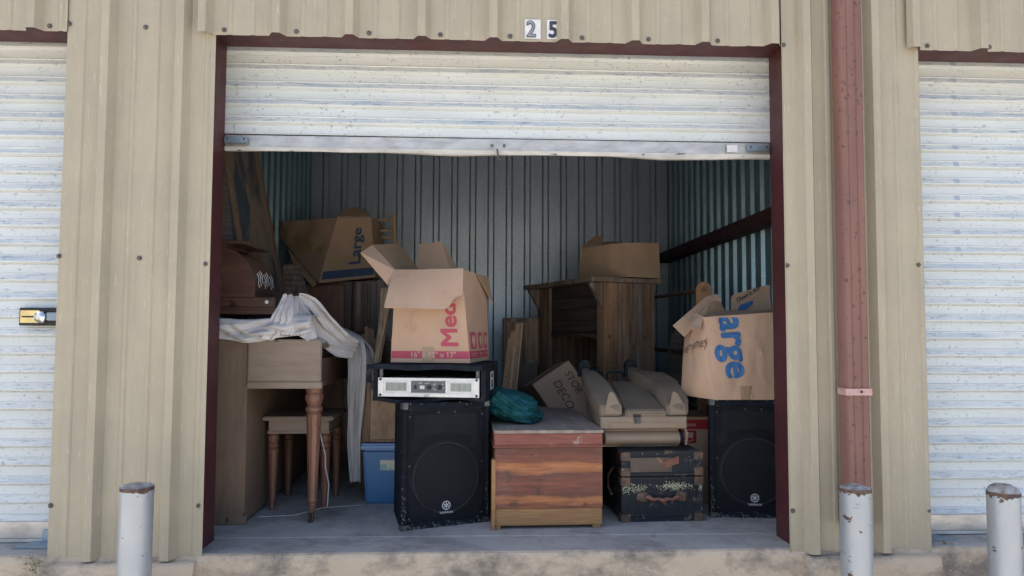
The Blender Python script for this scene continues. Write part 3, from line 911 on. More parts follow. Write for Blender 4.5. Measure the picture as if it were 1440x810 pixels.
sp.location = (-.247, .405, .0); sp.rotation_euler = (0, 0, rad(22))
sp2.location = (1.262, .512, .0); sp2.rotation_euler = (0, 0, rad(-5))
sp2['label'] = 'black loudspeaker at the right door post under the crushed blue lettered box'

# ------------------------------------------------------------------ rack case and amplifier
rz = rad(-9)
rk = thing('rack_case', 'black carpeted rack case with open front on the left loudspeaker', 'rack case', (-.335, .43, .577), rz)
L = dict(local=True)
mb = MB()
RW, RH, RD = .272, .178, .43
def edge_noise(o, amp, sc=9):
    for v in o.data.vertices:
        v.co += noise.noise_vector(v.co * sc + Vector((3, 1, 7))) * amp
mb.grid(lambda u, v: (-RW + 2 * RW * u, RD * v, RH - .003 + .0015 * math.sin(u * 9)), 24, 12, .022)
mb.grid(lambda u, v: (-RW + .54 * u, RD * v - .006 * math.sin(u * 6), .022 - (.012 * math.sin(u * math.pi * 2.2 - .5) + .006) * (1 - v) ** 2), 30, 10, .018)
mb.bx(-RW, -RW + .022, .0, RD, .0, RH); mb.bx(RW - .022, RW, .0, RD, .0, RH)
mb.bx(-RW, RW, RD - .012, RD, .0, RH)
o = mb.build('case_shell', MAT['carpet'], rk, smooth=50, **L)
mb = MB(); mb.grid(lambda u, v: (-RW - .028 + .56 * u, -.022 - .005 * math.sin(u * 8), .150 + .024 * v + .003 * math.sin(u * 12)), 24, 3, .018)
mb.build('lid_lip', MAT['carpet'], rk, smooth=50, **L)
for s in (-1, 1):
    MB().bx(s * .234 - .008, s * .234 + .008, .006, .012, .02, .165).build('rack_rail', MAT['cornerm'], rk, **L)
mb = MB()   # recessed side handle
x = RW + .001
mb.bx(x, x + .003, .16, .26, .045, .058); mb.bx(x, x + .003, .16, .26, .122, .135); mb.bx(x, x + .003, .16, .176, .058, .122); mb.bx(x, x + .003, .244, .26, .058, .122)
mb.bx(x + .001, x + .006, .18, .24, .095, .103)
mb.build('side_handle', MAT['ampw'], rk, bevel=.002, **L)
am = thing('power_amplifier', 'silver two channel power amplifier mounted in the black rack case', 'amplifier', (-.335, .43, .577), rz)
y0 = -.012
mb = MB(); mb.bx(-.244, .244, y0 + .002, y0 + .006, .022, .112); mb.bx(-.215, .215, y0 + .006, .36, .026, .108)
mb.bx(-.244, -.216, y0 - .002, y0 + .002, .022, .112); mb.bx(.216, .244, y0 - .002, y0 + .002, .022, .112)
mb.bx(-.216, .216, y0 - .002, y0 + .002, .099, .112); mb.bx(-.216, .216, y0 - .002, y0 + .002, .022, .040)
mb.bx(-.095, -.083, y0 - .002, y0 + .002, .040, .099); mb.bx(.083, .095, y0 - .002, y0 + .002, .040, .099)
mb.build('face_plate', MAT['ampw'], am, bevel=.0012, seg=1, **L)
for x in (-.156, .156):
    mb = MB(); mb.bx(x - .052, x + .052, y0 - .0012, y0 + .0018, .047, .092)
    v_ = mb.build('vent', MAT['venty'], am, **L)
    mb = MB()
    for i in range(17): mb.bx(x - .047 + i * .0058, x - .0445 + i * .0058, y0 - .0022, y0 - .0013, .051, .088)
    mb.build('vent_slots', MAT['cornerm'], v_, **L)
pn = MB().bx(-.082, .082, y0 - .0012, y0 + .0018, .042, .097).build('control_panel', MAT['ampd'], am, **L)
R90 = Matrix.Rotation(rad(90), 3, 'X')
for x in (.005, .056):
    mb = MB(); mb.lathe([(.0105, 0), (.010, .012), (.002, .013)], (x, y0 - .0012, .068), 16, R90); mb.build('knob', MAT['black'], pn, **L)
mb = MB(); mb.bx(-.040, -.018, y0 - .003, y0 - .0012, .060, .076)
for (x, z) in ((-.043, .086), (-.034, .088), (-.012, .086), (.0, .088), (.026, .080), (.034, .084), (.026, .062), (.034, .056), (.07, .084), (.074, .066)):
    mb.bx(x - .003, x + .003, y0 - .002, y0 - .0012, z - .0015, z + .0015)
mb.build('control_marks', MAT['white'], pn, **L)['kind'] = 'stuff'
MB().bx(-.068, -.056, y0 - .003, y0 - .0012, .058, .078).build('power_switch', MAT['black'], pn, **L)
S = Surf((-.03, y0 - .0022, .022), (.04, y0 - .0022, .022), (.04, y0 - .0022, .040), (-.03, y0 - .0022, .040))
vs, fs = textmesh('QSC', .04)
mb = MB(); mb.add([(-.022 + v[0] * .016 + v[1] * .003, y0 - .0026, .0245 + v[1] * .0165) for v in vs], fs); mb.build('brand_lettering', MAT['navy'], am, smooth=0, **L)
for sx in (-.232, .232):
    for z in (.030, .104):
        mb = MB(); mb.lathe([(.0065, 0), (.006, .004), (.001, .005)], (sx, y0 - .002, z), 10, R90); mb.build('rack_screw', MAT['black'], am, **L)

# ------------------------------------------------------------------ cardboard boxes
def crum(seed, amp=.003, bulge=0, sc=4.5):
    def f(u, v, p):
        return amp * noise.noise(p * sc * 2 + Vector((seed, 0, 0))) + amp * .5 * noise.noise(p * 30 + Vector((seed, 3, 0))) + bulge * 4 * u * (1 - u) * (1 - (1 - v) ** 3 * .6) * .6
    return f
# medium box on the rack case
zb = .757
A = Vector((-.530, .545, zb)); Bp = Vector((-.140, .470, zb)); C_ = Vector((-.045, .865, zb + .0)); Dd = Vector((-.437, .94, zb))
zt = 1.205
A2 = Vector((-.512, .56, zt)); B2 = Vector((-.185, .49, zt + .006)); C2 = Vector((-.058, .85, zt + .0)); D2 = Vector((-.425, .925, zt))
mbx = thing('cardboard_box', 'open medium moving box with magenta print on the black rack case', 'cardboard box', (-.29, .70, zb), 0)
Sf = Surf(A, Bp, B2, A2, crum(1, .003, .004)); Sr = Surf(Bp, C_, C2, B2, crum(1, .003, .004)); Sk = Surf(C_, Dd, D2, C2, crum(3)); Sl = Surf(Dd, A, A2, D2, crum(4))
mb = MB()
for S in (Sf, Sr, Sk, Sl): sheet(mb, S, .005, 16, 16)
mb.hexa([A + Vector((.008, .01, 0)), Bp + Vector((-.01, .01, 0)), C_ + Vector((-.01, -.01, 0)), Dd + Vector((.01, -.01, 0))] + [q + Vector((0, 0, .006)) for q in (A + Vector((.008, .01, 0)), Bp + Vector((-.01, .01, 0)), C_ + Vector((-.01, -.01, 0)), Dd + Vector((.01, -.01, 0)))])
mb.build('box_walls', MAT['card'], mbx, smooth=40)
stamp(Sf, [(.005, .045, .995, .125)], MAT['magenta'], mbx, 'printed_band', nu=20)
stamp(Sr, [(.005, .045, .94, .125)], MAT['magenta'], mbx, 'printed_band', nu=20)
mw = ink('Medium', Sf, .865, .165, .122, rad(90), MAT['magenta'], mbx, 'printed_word', .028)
def clip_above(o, lim):
    bm = bmesh.new(); bm.from_mesh(o.data)
    bmesh.ops.bisect_plane(bm, geom=bm.verts[:] + bm.edges[:] + bm.faces[:], plane_co=(0, 0, lim), plane_no=(0, 0, 1), clear_outer=True)
    bm.to_mesh(o.data); bm.free()
clip_above(mw, .42)
ink('16" x 12" x 17"', Sf, .245, .058, .038, 0, MAT['lightink'], mbx, 'printed_size', .012, off=.002)
stamp(Sf, [(.40, .012, .56, .17)], MAT['card_dk'], mbx, 'tape_patch', off=.0026, nu=6)
for (u0, u1) in ((.08, .36), (.46, .66), (.74, .92)):
    q = stamp(Sr, [(u0, .145, u1, .33)], MAT['magenta'], mbx, 'printed_pictogram')
    cu = (u0 + u1) / 2; ww = (u1 - u0)
    mb = MB()
    n = 16
    mb.add([Sr.pt(cu + ww * .3 * math.cos(6.283 * i / n), .24 + .055 * math.sin(6.283 * i / n), .0025) for i in range(n)], [tuple(range(n))])
    mb.add([Sr.pt(a, b, .0025) for a, b in ((cu - ww * .1, .165), (cu + ww * .1, .165), (cu + ww * .1, .20), (cu - ww * .1, .20))], [(0, 1, 2, 3)])
    mb.build('pictogram_figure', MAT['lightink'], q, smooth=0)
    stamp(Sr, [(u0 + .02, .092, u1 - .02, .098), (u0 + .05, .072, u1 - .05, .078)], MAT['lightink'], q, 'pictogram_caption', off=.0022, nu=2)
def flap(pts, par, m='card', name='flap', bend=0):
    """a cardboard flap: polygon fan made as a thin solid"""
    return MB().card(pts, .005).build(name, MAT[m], par, smooth=0, jit=.0)
mb = MB()      # front flap folded down, one lower corner torn
S0 = Surf(at(540, 433, .40), at(650, 436, .395), at(651.5, 378, .485), at(553, 380, .555), lambda u, v, p: .006 * math.sin(v * 3.1) + .003 * noise.noise(p * 9))
def ff(u, v):
    a = max(0, (u - .80) / .20) * max(0, (.35 - v) / .35)
    return S0.pt(u - .15 * a * .6, v + .30 * a * (1 - v) * .9, .003)
mb.grid(ff, 18, 14, .005); mb.build('flap', MAT['card'], mbx, smooth=40)
mb = MB(); mb.card([at(506.6, 355.6, .50), at(546, 402, .50), at(557, 381, .56), at(523, 345, .62)]); mb.build('flap', MAT['card'], mbx, smooth=0)
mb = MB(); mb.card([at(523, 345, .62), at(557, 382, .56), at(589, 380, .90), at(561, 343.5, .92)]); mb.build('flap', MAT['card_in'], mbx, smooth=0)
mb = MB(); mb.card([at(585, 379, .92), at(633, 378, .88), at(621, 340, 1.0), at(590, 343.5, 1.02)]); mb.build('flap', MAT['card'], mbx, smooth=0)
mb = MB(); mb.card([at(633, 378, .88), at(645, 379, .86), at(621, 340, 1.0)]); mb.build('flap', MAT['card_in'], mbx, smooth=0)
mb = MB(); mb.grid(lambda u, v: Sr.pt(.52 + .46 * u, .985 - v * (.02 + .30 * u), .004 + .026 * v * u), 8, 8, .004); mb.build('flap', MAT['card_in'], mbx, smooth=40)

# tilted box lettered by marker, between the chest and the barn wood mantel
Y = 1.42
tb = thing('cardboard_box', 'tilted cardboard box with STOR and DECO in marker behind the cedar chest', 'cardboard box', (.42, 1.5, 0), 0)
P1 = at(749, 541, Y); P2 = at(799.5, 507, Y + .02)
e1 = P2 - P1
nrm = Vector((-.18, -.95, .25)).normalized()
e2 = e1.cross(nrm).normalized()
if e2.z > 0: e2 = -e2
ELEN = (P1.z - .004) / -e2.z      # long enough for its lowest corner to stand on the slab
P3 = P2 + e2 * ELEN; P4 = P1 + e2 * ELEN
back = -nrm * .20 + Vector((-.085, .12, .012))
tS = Surf(P4, P3, P2, P1, crum(7, .004, .004))
mb = MB()
sheet(mb, tS, .006, 12, 12)
sheet(mb, Surf(P1, P2, P2 + back, P1 + back, crum(8)), .006, 8, 8)
sheet(mb, Surf(P2, P3, P3 + back, P2 + back, crum(9)), .006, 8, 8)
sheet(mb, Surf(P1 + back, P4 + back, P4, P1, crum(9)), .006, 8, 8)
sheet(mb, Surf(P3 + back, P4 + back, P1 + back, P2 + back, crum(5)), .006, 8, 8)
mb.build('box_walls', MAT['card_dk'], tb, smooth=40)
St = Surf(P1, P2, P2 + back, P1 + back, crum(8))
stamp(St, [(.02, .30, .98, .55)], MAT['tape'], tb, 'tape_strip', nu=8)
# writing runs along e2
Sw = Surf(P1, P4, P3, P2, lambda u, v, p: 0); Sw.n = tS.n; Sw.f = None
def winkS(txt, u, v, size, rot, **k):
    Sx = Surf(P1, P4, P3, P2); 
    Sx.n = -Sx.n if Sx.n.dot(nrm) < 0 else Sx.n
    base = crum(7, .004, .004)
    Sx.f = lambda uu, vv, p: base(vv, 1 - uu, p) + .003
    return ink(txt, Sx, u, v, size, rot, MAT['marker'], tb, 'marker_writing', .0, .1, .03, label=None)
winkS('STOR', .05 / ELEN, .74, .062, rad(-3))
winkS('DECO', .058 / ELEN, .40, .070, rad(-5))

# box with a broken top, on the mantel shelf
zs = 1.262
bm_ = thing('cardboard_box', 'plain open cardboard box on top of the barn wood mantel', 'cardboard box', (.80, 1.75, zs), 0)
a = Vector((.790, 1.56, zs)); b = Vector((1.045, 1.66, zs)); c = Vector((.97, 2.02, zs)); d = Vector((.615, 1.98, zs))
a = at(882, 390, 1.58); a.z = zs; b = at(928, 390, 1.70); b.z = zs; d = at(813, 392, 2.0); d.z = zs; c = b + (d - a) * .95; c.z = zs
a2 = at(875, 341.5, 1.60); b2 = at(927, 341.5, 1.70); d2 = at(817, 350, 1.98); c2 = b2 + (d2 - a2) * .95
Sa = Surf(a, b, b2, a2, crum(11, .004, .004)); Sb = Surf(d, a, a2, d2, crum(12, .006, .006))
mb = MB()
for S in (Sa, Sb, Surf(b, c, c2, b2, crum(13)), Surf(c, d, d2, c2, crum(14))): sheet(mb, S, .005, 12, 12)
mb.hexa([a, b, c, d] + [q + Vector((0, 0, .006)) for q in (a, b, c, d)])
mb.hexa([q - Vector((0, 0, .006)) for q in (a2, b2, c2, d2)] + [a2, b2, c2, d2])
mb.build('box_walls', MAT['card_dk'], bm_, smooth=40)
mb = MB(); mb.card([at(816, 350, 1.97), at(847, 344, 1.9), at(849, 331, 2.0), at(836, 333, 2.04)]); mb.build('flap', MAT['card_dk'], bm_, smooth=0)
mb = MB(); mb.card([at(847, 344.5, 1.9), at(875, 342, 1.62), at(862, 340, 1.95), at(838, 342, 2.02)]); mb.build('flap', MAT['card'], bm_, smooth=0)

# crushed large box on the right loudspeaker
zb = .578
cb = thing('cardboard_box', 'crushed moving box with big blue lettering on the right loudspeaker', 'cardboard box', (1.2, .65, zb), 0)
a = at(957, 563, .74); b = at(1006, 566, .50); c = Vector((1.50, .50, .585)); d = at(1500, 563, .9)
a.z = zb + .004; b.z = zb; c.z = zb
a2 = at(964, 463, .74); b2 = at(989, 446, .53); c2 = Vector((1.50, .53, b2.z + .035))
def fl(u, v, p):
    return .030 * math.sin(v * 3.14) * (1 - u) ** .5 * math.sin(min(1, u * 2.2) * 1.57 + .6) + .008 * noise.noise(p * 6) + .004 * noise.noise(p * 19 + Vector((3, 0, 0)))
def fr(u, v, p):
    return min(1, u * 7) * (.007 * (1 - abs(math.sin(u * 9 + v * 5 + 3 * noise.noise(p * 5)))) ** 5 - .006 * (1 - abs(math.sin(u * 14 - v * 3 + 2 * noise.noise(p * 4)))) ** 6 + .012 * math.sin(v * 3.14) * (1 - u) ** 2 + .008 * noise.noise(Vector((p.x * 9, p.y * 6, p.z * 3))) + .003 * noise.noise(Vector((p.x * 40, 1, p.z * 9))))
S1 = Surf(a, b, b2, a2, lambda u, v, p: (.034 * max(0, math.sin(v * 3.14)) ** .8 + .012 * noise.noise(p * 6) + .004 * noise.noise(p * 17)) * max(0, math.sin(u * 3.14)) ** .5)
S2 = Surf(b, c, c2, b2, fr)
dd = Vector((1.50, 1.0, zb)); d3 = Vector((1.50, 1.0, 1.02)); a3 = a + Vector((.12, .25, 0)); a4 = a2 + Vector((.14, .25, .02))
mb = MB()
sheet(mb, S1, .005, 20, 20); sheet(mb, S2, .005, 26, 20)
sheet(mb, Surf(c, dd, d3, c2, crum(3)), .005, 6, 6); sheet(mb, Surf(a3, a, a2, a4, crum(4)), .005, 6, 6); sheet(mb, Surf(dd, a3, a4, d3, crum(6)), .005, 6, 6)
mb.build('box_walls', MAT['card'], cb, smooth=40)
ink('Large', S2, .165, 1.21, .178, rad(-90), MAT['blueink'], cb, 'printed_word', .030, off=.004)
for o in [o for o in cb.children if o.name.startswith('printed_word')]:
    o['label'] = 'big blue word Large running down the box'
    # the first letter has gone under the torn top edge
    bm = bmesh.new(); bm.from_mesh(o.data)
    lim = b2.z - cb.location.z - .002
    bmesh.ops.bisect_plane(bm, geom=bm.verts[:] + bm.edges[:] + bm.faces[:], plane_co=(0, 0, lim), plane_no=(0, 0, 1), clear_outer=True)
    bm.to_mesh(o.data); bm.free()
stamp(S2, [(.30, .0, .44, .16)], MAT['card_in'], cb, 'tape_strip', off=.003, nu=10)
ink('merrymey', S1, .10, .60, .060, rad(4), MAT['pencil'], cb, 'pen_writing', -.004, .25, .05, off=.006)
mb = MB(); mb.card([at(946, 458, .62), at(962, 474, .60), at(1014, 424, .74), at(1008, 414, .78), at(992, 418, .76)]); mb.build('flap', MAT['card'], cb, 'long lower flap folded out', smooth=0)
mb = MB(); mb.card([at(983, 441, .62), at(998, 425, .66), at(1011, 423, .70), at(1022, 440, .70), at(992, 448, .60)]); mb.build('flap', MAT['card_in'], cb, smooth=0)
mb = MB(); mb.card([at(969, 460, .52), at(984, 464, .505), at(990, 446, .54), at(985, 443, .58), at(975, 442, .62)]); mb.build('flap', MAT['card'], cb, smooth=0)
mb = MB(); mb.card([at(990, 447, .535), at(1090, 440, .54), at(1090, 436, .64), at(998, 440, .66)]); mb.build('flap', MAT['card_in'], cb, smooth=0)
mb = MB(); mb.card([at(1000, 442, .68), at(1060, 444, .70), at(1058, 437, .8), at(1001, 438, .8)]); mb.build('flap', MAT['card'], cb, smooth=0)
Sd = Surf(at(1028, 443, .98), at(1110, 436, .94), at(1110, 390, 1.0), at(1028, 416, 1.02))
mb = MB(); mb.card([at(1028, 443, .98), at(1110, 436, .94), at(1110, 390, 1.0), at(1080, 401, 1.0), at(1032, 414, 1.02), at(1028, 418, 1.02)]); mb.build('flap', MAT['card'], cb, smooth=0)
ink("Don't for", Sd, .10, .56, .036, rad(16), MAT['marker'], cb, 'printed_words', .016, off=.012)
mb = MB(); mb.add([Sd.pt(u, v, .0075) for u, v in ((.09, .18), (.24, .10), (.38, .42), (.36, .50), (.16, .42))], [(0, 1, 2, 3, 4)]); mb.build('blue_print', MAT['blueink'], cb, smooth=0)

# box with red print between trunk and right loudspeaker
rb = thing('cardboard_box', 'cardboard box with red printed badge behind the black trunk', 'cardboard box', (1.09, .98, 0), 0)
Sx = Surf((.93, .80, 0), (1.29, .80, 0), (1.29, .80, .46), (.93, .80, .46), crum(21))
mb = MB(); sheet(mb, Sx, .005, 8, 8); mb.bx(.935, 1.285, .806, 1.14, 0, .458)
mb.build('box_walls', MAT['card_dk'], rb, smooth=40)
stamp(Sx, [(.10, .86, .70, .97)], MAT['redprint'], rb, 'printed_band')
q = stamp(Sx, [(.12, .70, .36, .845)], MAT['redprint'], rb, 'printed_badge')
mb = MB()
for pts in (((.16, .735), (.24, .715), (.32, .735), (.32, .745), (.24, .725), (.16, .745)), ((.17, .76), (.31, .76), (.31, .825), (.17, .825))):
    mb.add([Sx.pt(u, v, .002) for u, v in pts], [tuple(range(len(pts)))])
mb.build('badge_figure', MAT['lightink'], q, smooth=0)
ink('MEDIUM', Sx, .14, .895, .020, 0, MAT['lightink'], rb, 'printed_word', .02, off=.002)

# large box lying on the wardrobe at the left, with blue lettering
lb = thing('cardboard_box', 'open large moving box on the dark wardrobe, blue lettering running up its side', 'cardboard box', (-1.1, 2.1, 1.26), 0)
a = at(448, 398, 1.85); b = at(527, 390, 2.0); c = at(522, 306, 2.0); d = at(474, 306, 1.88)
S1 = Surf(a, b, c, d, crum(31, .006, .006))
e = at(405, 346, 2.15); f = at(396, 312, 2.2); g = at(470, 303, 1.92)
S2 = Surf(e, a, d, f, crum(32, .012, .015))
bk = Vector((.02, .42, .02))
mb = MB(); sheet(mb, S1, .006, 14, 14); sheet(mb, S2, .006, 14, 14)
sheet(mb, Surf(b, b + bk, c + bk, c, crum(33)), .006, 6, 6)
sheet(mb, Surf(b, a, a + bk, b + bk, crum(34)), .006, 6, 6)
sheet(mb, Surf(d, c, c + bk, f + bk * .4, crum(35)), .006, 6, 6)
mb.build('box_walls', MAT['card_dk'], lb, smooth=40)
stamp(S1, [(.03, .045, .99, .17)], MAT['dblueink'], lb, 'printed_band', nu=12, off=.002)
ink('Large', S1, .72, .235, .125, rad(90), MAT['dblueink'], lb, 'printed_word', .028, off=.002)
stamp(S2, [(.02, .40, .93, .55)], MAT['tape'], lb, 'tape_strip', nu=12, off=.002)
mb = MB(); mb.card([at(473, 305, 1.9), at(522, 305, 2.0), at(515, 297, 2.1), at(497, 291, 2.1), at(482, 297, 2.0)]); mb.build('flap', MAT['card_dk'], lb, smooth=0)
mb = MB(); mb.card([at(520, 305, 2.0), at(532, 312, 2.2), at(531, 385, 2.2), at(527, 390, 2.0)]); mb.build('flap', MAT['card_dk'], lb, smooth=0)
mb = MB(); mb.card([at(392, 330, 2.25), at(404, 347, 2.16), at(398, 310, 2.2), at(391, 318, 2.3)]); mb.build('flap', MAT['card_dk'], lb, smooth=0)
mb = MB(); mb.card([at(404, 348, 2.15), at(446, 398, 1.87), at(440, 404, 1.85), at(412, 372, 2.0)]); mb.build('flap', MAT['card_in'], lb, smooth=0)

# ------------------------------------------------------------------ cedar chest
cz = rad(1.5)
ch = thing('cedar_chest', 'red cedar chest with a grey dusty lid standing in the doorway', 'chest', (.222, .645, 0), cz)
hx, hy = .252, .30
ln = 1.08
mb = MB(); mb.bx(-hx, hx, -hy, -hy + ln, .095, .372)
mb.build('body', MAT['cedar'], ch, bevel=.003, local=True)
mb = MB(); mb.bx(-hx + .002, hx - .002, -hy + .003, -hy + ln - .002, .016, .093); mb.build('base_board', MAT['cedar_base'], ch, bevel=.003, local=True)
mb = MB(); mb.bx(-hx - .014, -hx + .004, -hy - .010, -hy + .05, .0, .32); mb.build('corner_strip', MAT['cedar_base'], ch, bevel=.003, local=True)
mb = MB(); mb.hexa([(-hx + .006, -hy + .004, 0), (-hx + .03, -hy + .004, 0), (-hx + .03, -hy + .3, 0), (-hx + .006, -hy + .3, 0), (-hx + .006, -hy + .004, .016), (-hx + .03, -hy + .004, .016), (-hx + .03, -hy + .3, .016), (-hx + .006, -hy + .3, .016)])
mb.bx(hx - .045, hx - .008, -hy + .012, -hy + .2, 0.0, .016); mb.bx(-hx + .006, hx - .006, -hy + ln - .1, -hy + ln - .05, 0, .016)
mb.build('foot', MAT['cedar_base'], ch, bevel=.002, local=True)
mb = MB(); mb.bx(-hx - .010, hx + .008, -hy - .010, -hy + ln + .01, .374, .384); mb.build('lid_moulding', MAT['cedar_lid'], ch, bevel=.004, local=True)
mb = MB(); mb.bx(-hx - .002, hx, -hy - .004, -hy + ln, .3845, .438); mb.build('lid_edge', MAT['cedar_lid'], ch, bevel=.003, local=True)
mb = MB()
mb.grid(lambda u, v: (-hx - .004 + (2 * hx + .008) * u, -hy - .007 + (ln + .01) * v, .453 + .004 * noise.noise(Vector((u * 3, v * 5, 2)))), 20, 30, .013)
for sgn in (0,):
    mb.bx(-hx - .003, hx + .003, -hy - .006, -hy + .01, .4385, .449)
mb.build('lid_top', MAT['lidtop'], ch, smooth=40, local=True)

# ------------------------------------------------------------------ steamer trunk
tr = thing('steamer_trunk', 'peeling black steamer trunk with a red leather handle beside the cedar chest', 'trunk', (.79, .467, 0), rad(3.0))
L = dict(local=True)
TW, TH, TD = .198, .335, .50
mb = MB(); mb.bx(-TW, TW, 0, TD, .004, .212); mb.build('body', MAT['trunk'], tr, bevel=.006, **L)
mb = MB(); mb.bx(-TW, TW, 0, TD, .216, TH); mb.build('lid', MAT['trunk'], tr, bevel=.006, **L)
for (x0, x1, z0, z1, mm) in ((-TW - .003, -TW + .030, .045, .205, 'slat'), (TW - .030, TW + .003, .045, .205, 'slat'), (-TW - .003, -TW + .030, .222, .295, 'slat'), (TW - .030, TW + .003, .222, .295, 'slat')):
    MB().bx(x0, x1, -.006, .004, z0, z1).build('edge_strip', MAT['trunk'], tr, bevel=.002, **L)
for z0, z1 in ((.0, .022), (.312, TH + .002), (.196, .212), (.2165, .232)):
    MB().bx(-TW + .03, TW - .03, -.005, .003, z0, z1).build('edge_strip', MAT['trunk'], tr, bevel=.002, **L)
mb = MB(); mb.grid(lambda u, v: (-TW + .042 + .205 * u, -.0035 - .001 * math.sin(9 * u), .236 + .068 * v), 12, 5, .003)
mb.build('canvas_patch', MAT['slat'], tr, 'brown bare patch in the trunk lid', **L)
mb = MB(); mb.grid(lambda u, v: (.055 + .004 * noise.noise(Vector((u * 5, v * 7, 1))) + .083 * u, -.007 + .003 * noise.noise(Vector((u * 6, v * 6, 3))), .248 + .028 * u + (.035) * v + .010 * noise.noise(Vector((u * 9, v, 9)))), 10, 6, .002)
mb.v = [v + Vector((-.055, 0, 0)) for v in mb.v]
mb.build('torn_leather', MAT['leather'], tr, **L)
for sx in (-1, 1):
    for z in (.018, .192, .238, .312):
        mb = MB()
        w_ = .020
        mb.box((sx * (TW - .018), -.007, z), (.044, .006, .040)); mb.box((sx * (TW + .0035), .016, z), (.006, .05, .038))
        mb.build('corner_plate', MAT['brassy'], tr, bevel=.002, **L)
for x in (-.098, .098):
    mb = MB(); mb.lathe([(.034, 0), (.034, .004), (.026, .010), (.014, .012)], (x * .98, -.004, .118), 18, R90)
    for k, v in enumerate(mb.v): mb.v[k] = Vector((v.x, v.y, .118 + (v.z - .118) * .78))
    mb.build('handle_plate', MAT['brassy'], tr, **L)
mb = MB()
pts = [(-.085 + .17 * i / 12, -.020 - .010 * math.sin(math.pi * i / 12), .121 - .012 * math.sin(math.pi * i / 12) + .004 * math.sin(i * 1.9)) for i in range(13)]
mb.tube(pts, [.009 + .003 * math.sin(i * 1.3) for i in range(13)], 8)
mb.tube([(-.02, -.028, .112), (.0, -.032, .100), (.008, -.030, .088)], [.009, .008, .004], 7)
mb.build('handle', MAT['leather'], tr, smooth=60, **L)
mb = MB()
random.seed(3)
for i in range(520):
    r_ = random.random()
    x = random.gauss(.060, .042) if r_ < .68 else (random.gauss(-.13, .03) if r_ < .9 else random.gauss(-.182, .01))
    if i > 480: x = random.gauss(.190, .006)
    x = max(-TW + .004, min(TW - .004, x))
    z = random.gauss(.166, .009) if x > 0 else random.gauss(.158, .011)
    s = random.uniform(.0012, .0036)
    q = random.random() * 3
    yo = -.0035 if abs(x) < TW - .03 else -.0075
    vs = [(x + s * math.cos(q + k * 1.57), yo - random.random() * .002, z + s * .8 * math.sin(q + k * 1.57)) for k in range(4)]
    mb.add(vs, [(0, 1, 2, 3)])
fo = mb.build('paint_flakes', MAT['flake'], tr, smooth=0, **L)
fo['kind'] = 'stuff'
mb = MB()
for i in range(17): mb.lathe([(.0028, 0), (.001, .002)], (-.16 + .02 * i, -.005, .034 + .001 * math.sin(i * 5)), 6, R90)
for x in (-.14, -.1, -.03, .03, .09, .14): mb.lathe([(.003, 0), (.001, .002)], (x, -.001, .075), 6, R90)
s_ = mb.build('nail_row', MAT['cornerm'], tr, **L); s_['kind'] = 'stuff'
mb = MB()     # side leather handle
mb.tube([(-TW - .004, .17, .23), (-TW - .022, .19, .19), (-TW - .022, .19, .13), (-TW - .004, .17, .09)], .008, 8)
mb.build('handle', MAT['brassy'], tr, smooth=60, **L)
mb = MB(); mb.tube([(.155, -.009, .300), (.14, -.012, .285), (.135, -.012, .262), (.15, -.012, .250), (.175, -.013, .256), (.186, -.013, .28), (.18, -.012, .31)], .0018, 6)
mb.build('hasp_wire', MAT['cornerm'], tr, smooth=60, **L)

# ------------------------------------------------------------------ beige folded cart on the trunk
fc = thing('folded_cart', 'dusty beige plastic folded cart with two thick arms on the black trunk', 'folded cart', (.72, .55, .340), rad(2))
L = dict(local=True)
def loftx(secs):
    """secs: list of (y, x0, x1, z0, z1)"""
    mb = MB()
    vs = []
    for (y, x0, x1, z0, z1) in secs:
        vs += [(x0, y, z0), (x1, y, z0), (x1, y, z1), (x0, y, z1)]
    fs = [(0, 1, 2, 3), tuple(4 * (len(secs) - 1) + k for k in (3, 2, 1, 0))]
    for i in range(len(secs) - 1):
        for k in range(4):
            fs.append((4 * i + k, 4 * i + (k + 1) % 4, 4 * i + 4 + (k + 1) % 4, 4 * i + 4 + k))
    mb.add(vs, fs)
    return mb
# lower roll
mb = MB()
mb.grid(lambda u, v: (-.19 + .375 * u, .045 - .052 * math.sin(math.pi * min(v * 1.05, 1)) ** .6 + (.05 if v > .98 else 0), .000 + .086 * v + .002 * noise.noise(Vector((u * 7, v * 3, 1)))), 20, 12, 0)
mb.bx(-.19, .185, .03, .40, .0, .084)
mb.build('lower_roll', MAT['tanp'], fc, smooth=50, **L)
mb = MB(); mb.lathe([(.038, 0), (.040, .004), (.040, .016), (.034, .02)], (.187, .045, .043), 20, Matrix.Rotation(rad(90), 3, 'Y')); mb.build('wheel', MAT['knob'], fc, **L)
mb = MB(); mb.tube([(.216, .02, .10), (.222, .0, .06), (.218, .01, .01)], .007, 8); mb.build('side_rib', MAT['tanp'], fc, smooth=60, **L)
# upper shell
loftx([(-.012, -.215, .215, .094, .128), (-.008, -.218, .218, .092, .150), (.03, -.220, .220, .09, .165), (.25, -.205, .215, .10, .225), (.52, -.190, .215, .12, .285), (.56, -.185, .21, .16, .27)]).build('shell', MAT['tanp'], fc, bevel=.008, seg=3, **L)
mb = MB(); mb.bx(-.175, .175, -.0165, -.010, .097, .126); mb.build('front_strip', MAT['tanp'], fc, bevel=.003, **L)
loftx([(-.004, -.090, .118, .140, .172), (.004, -.092, .120, .14, .184), (.05, -.092, .120, .15, .192), (.26, -.075, .110, .16, .244), (.50, -.06, .10, .2, .292)]).build('top_pad', MAT['tantop'], fc, bevel=.007, seg=3, **L)
mb = MB(); mb.bx(-.050, -.018, -.022, -.008, .118, .150); mb.bx(-.046, -.024, -.026, -.02, .128, .142)
mb.build('latch', MAT['cornerm'], fc, bevel=.003, **L)
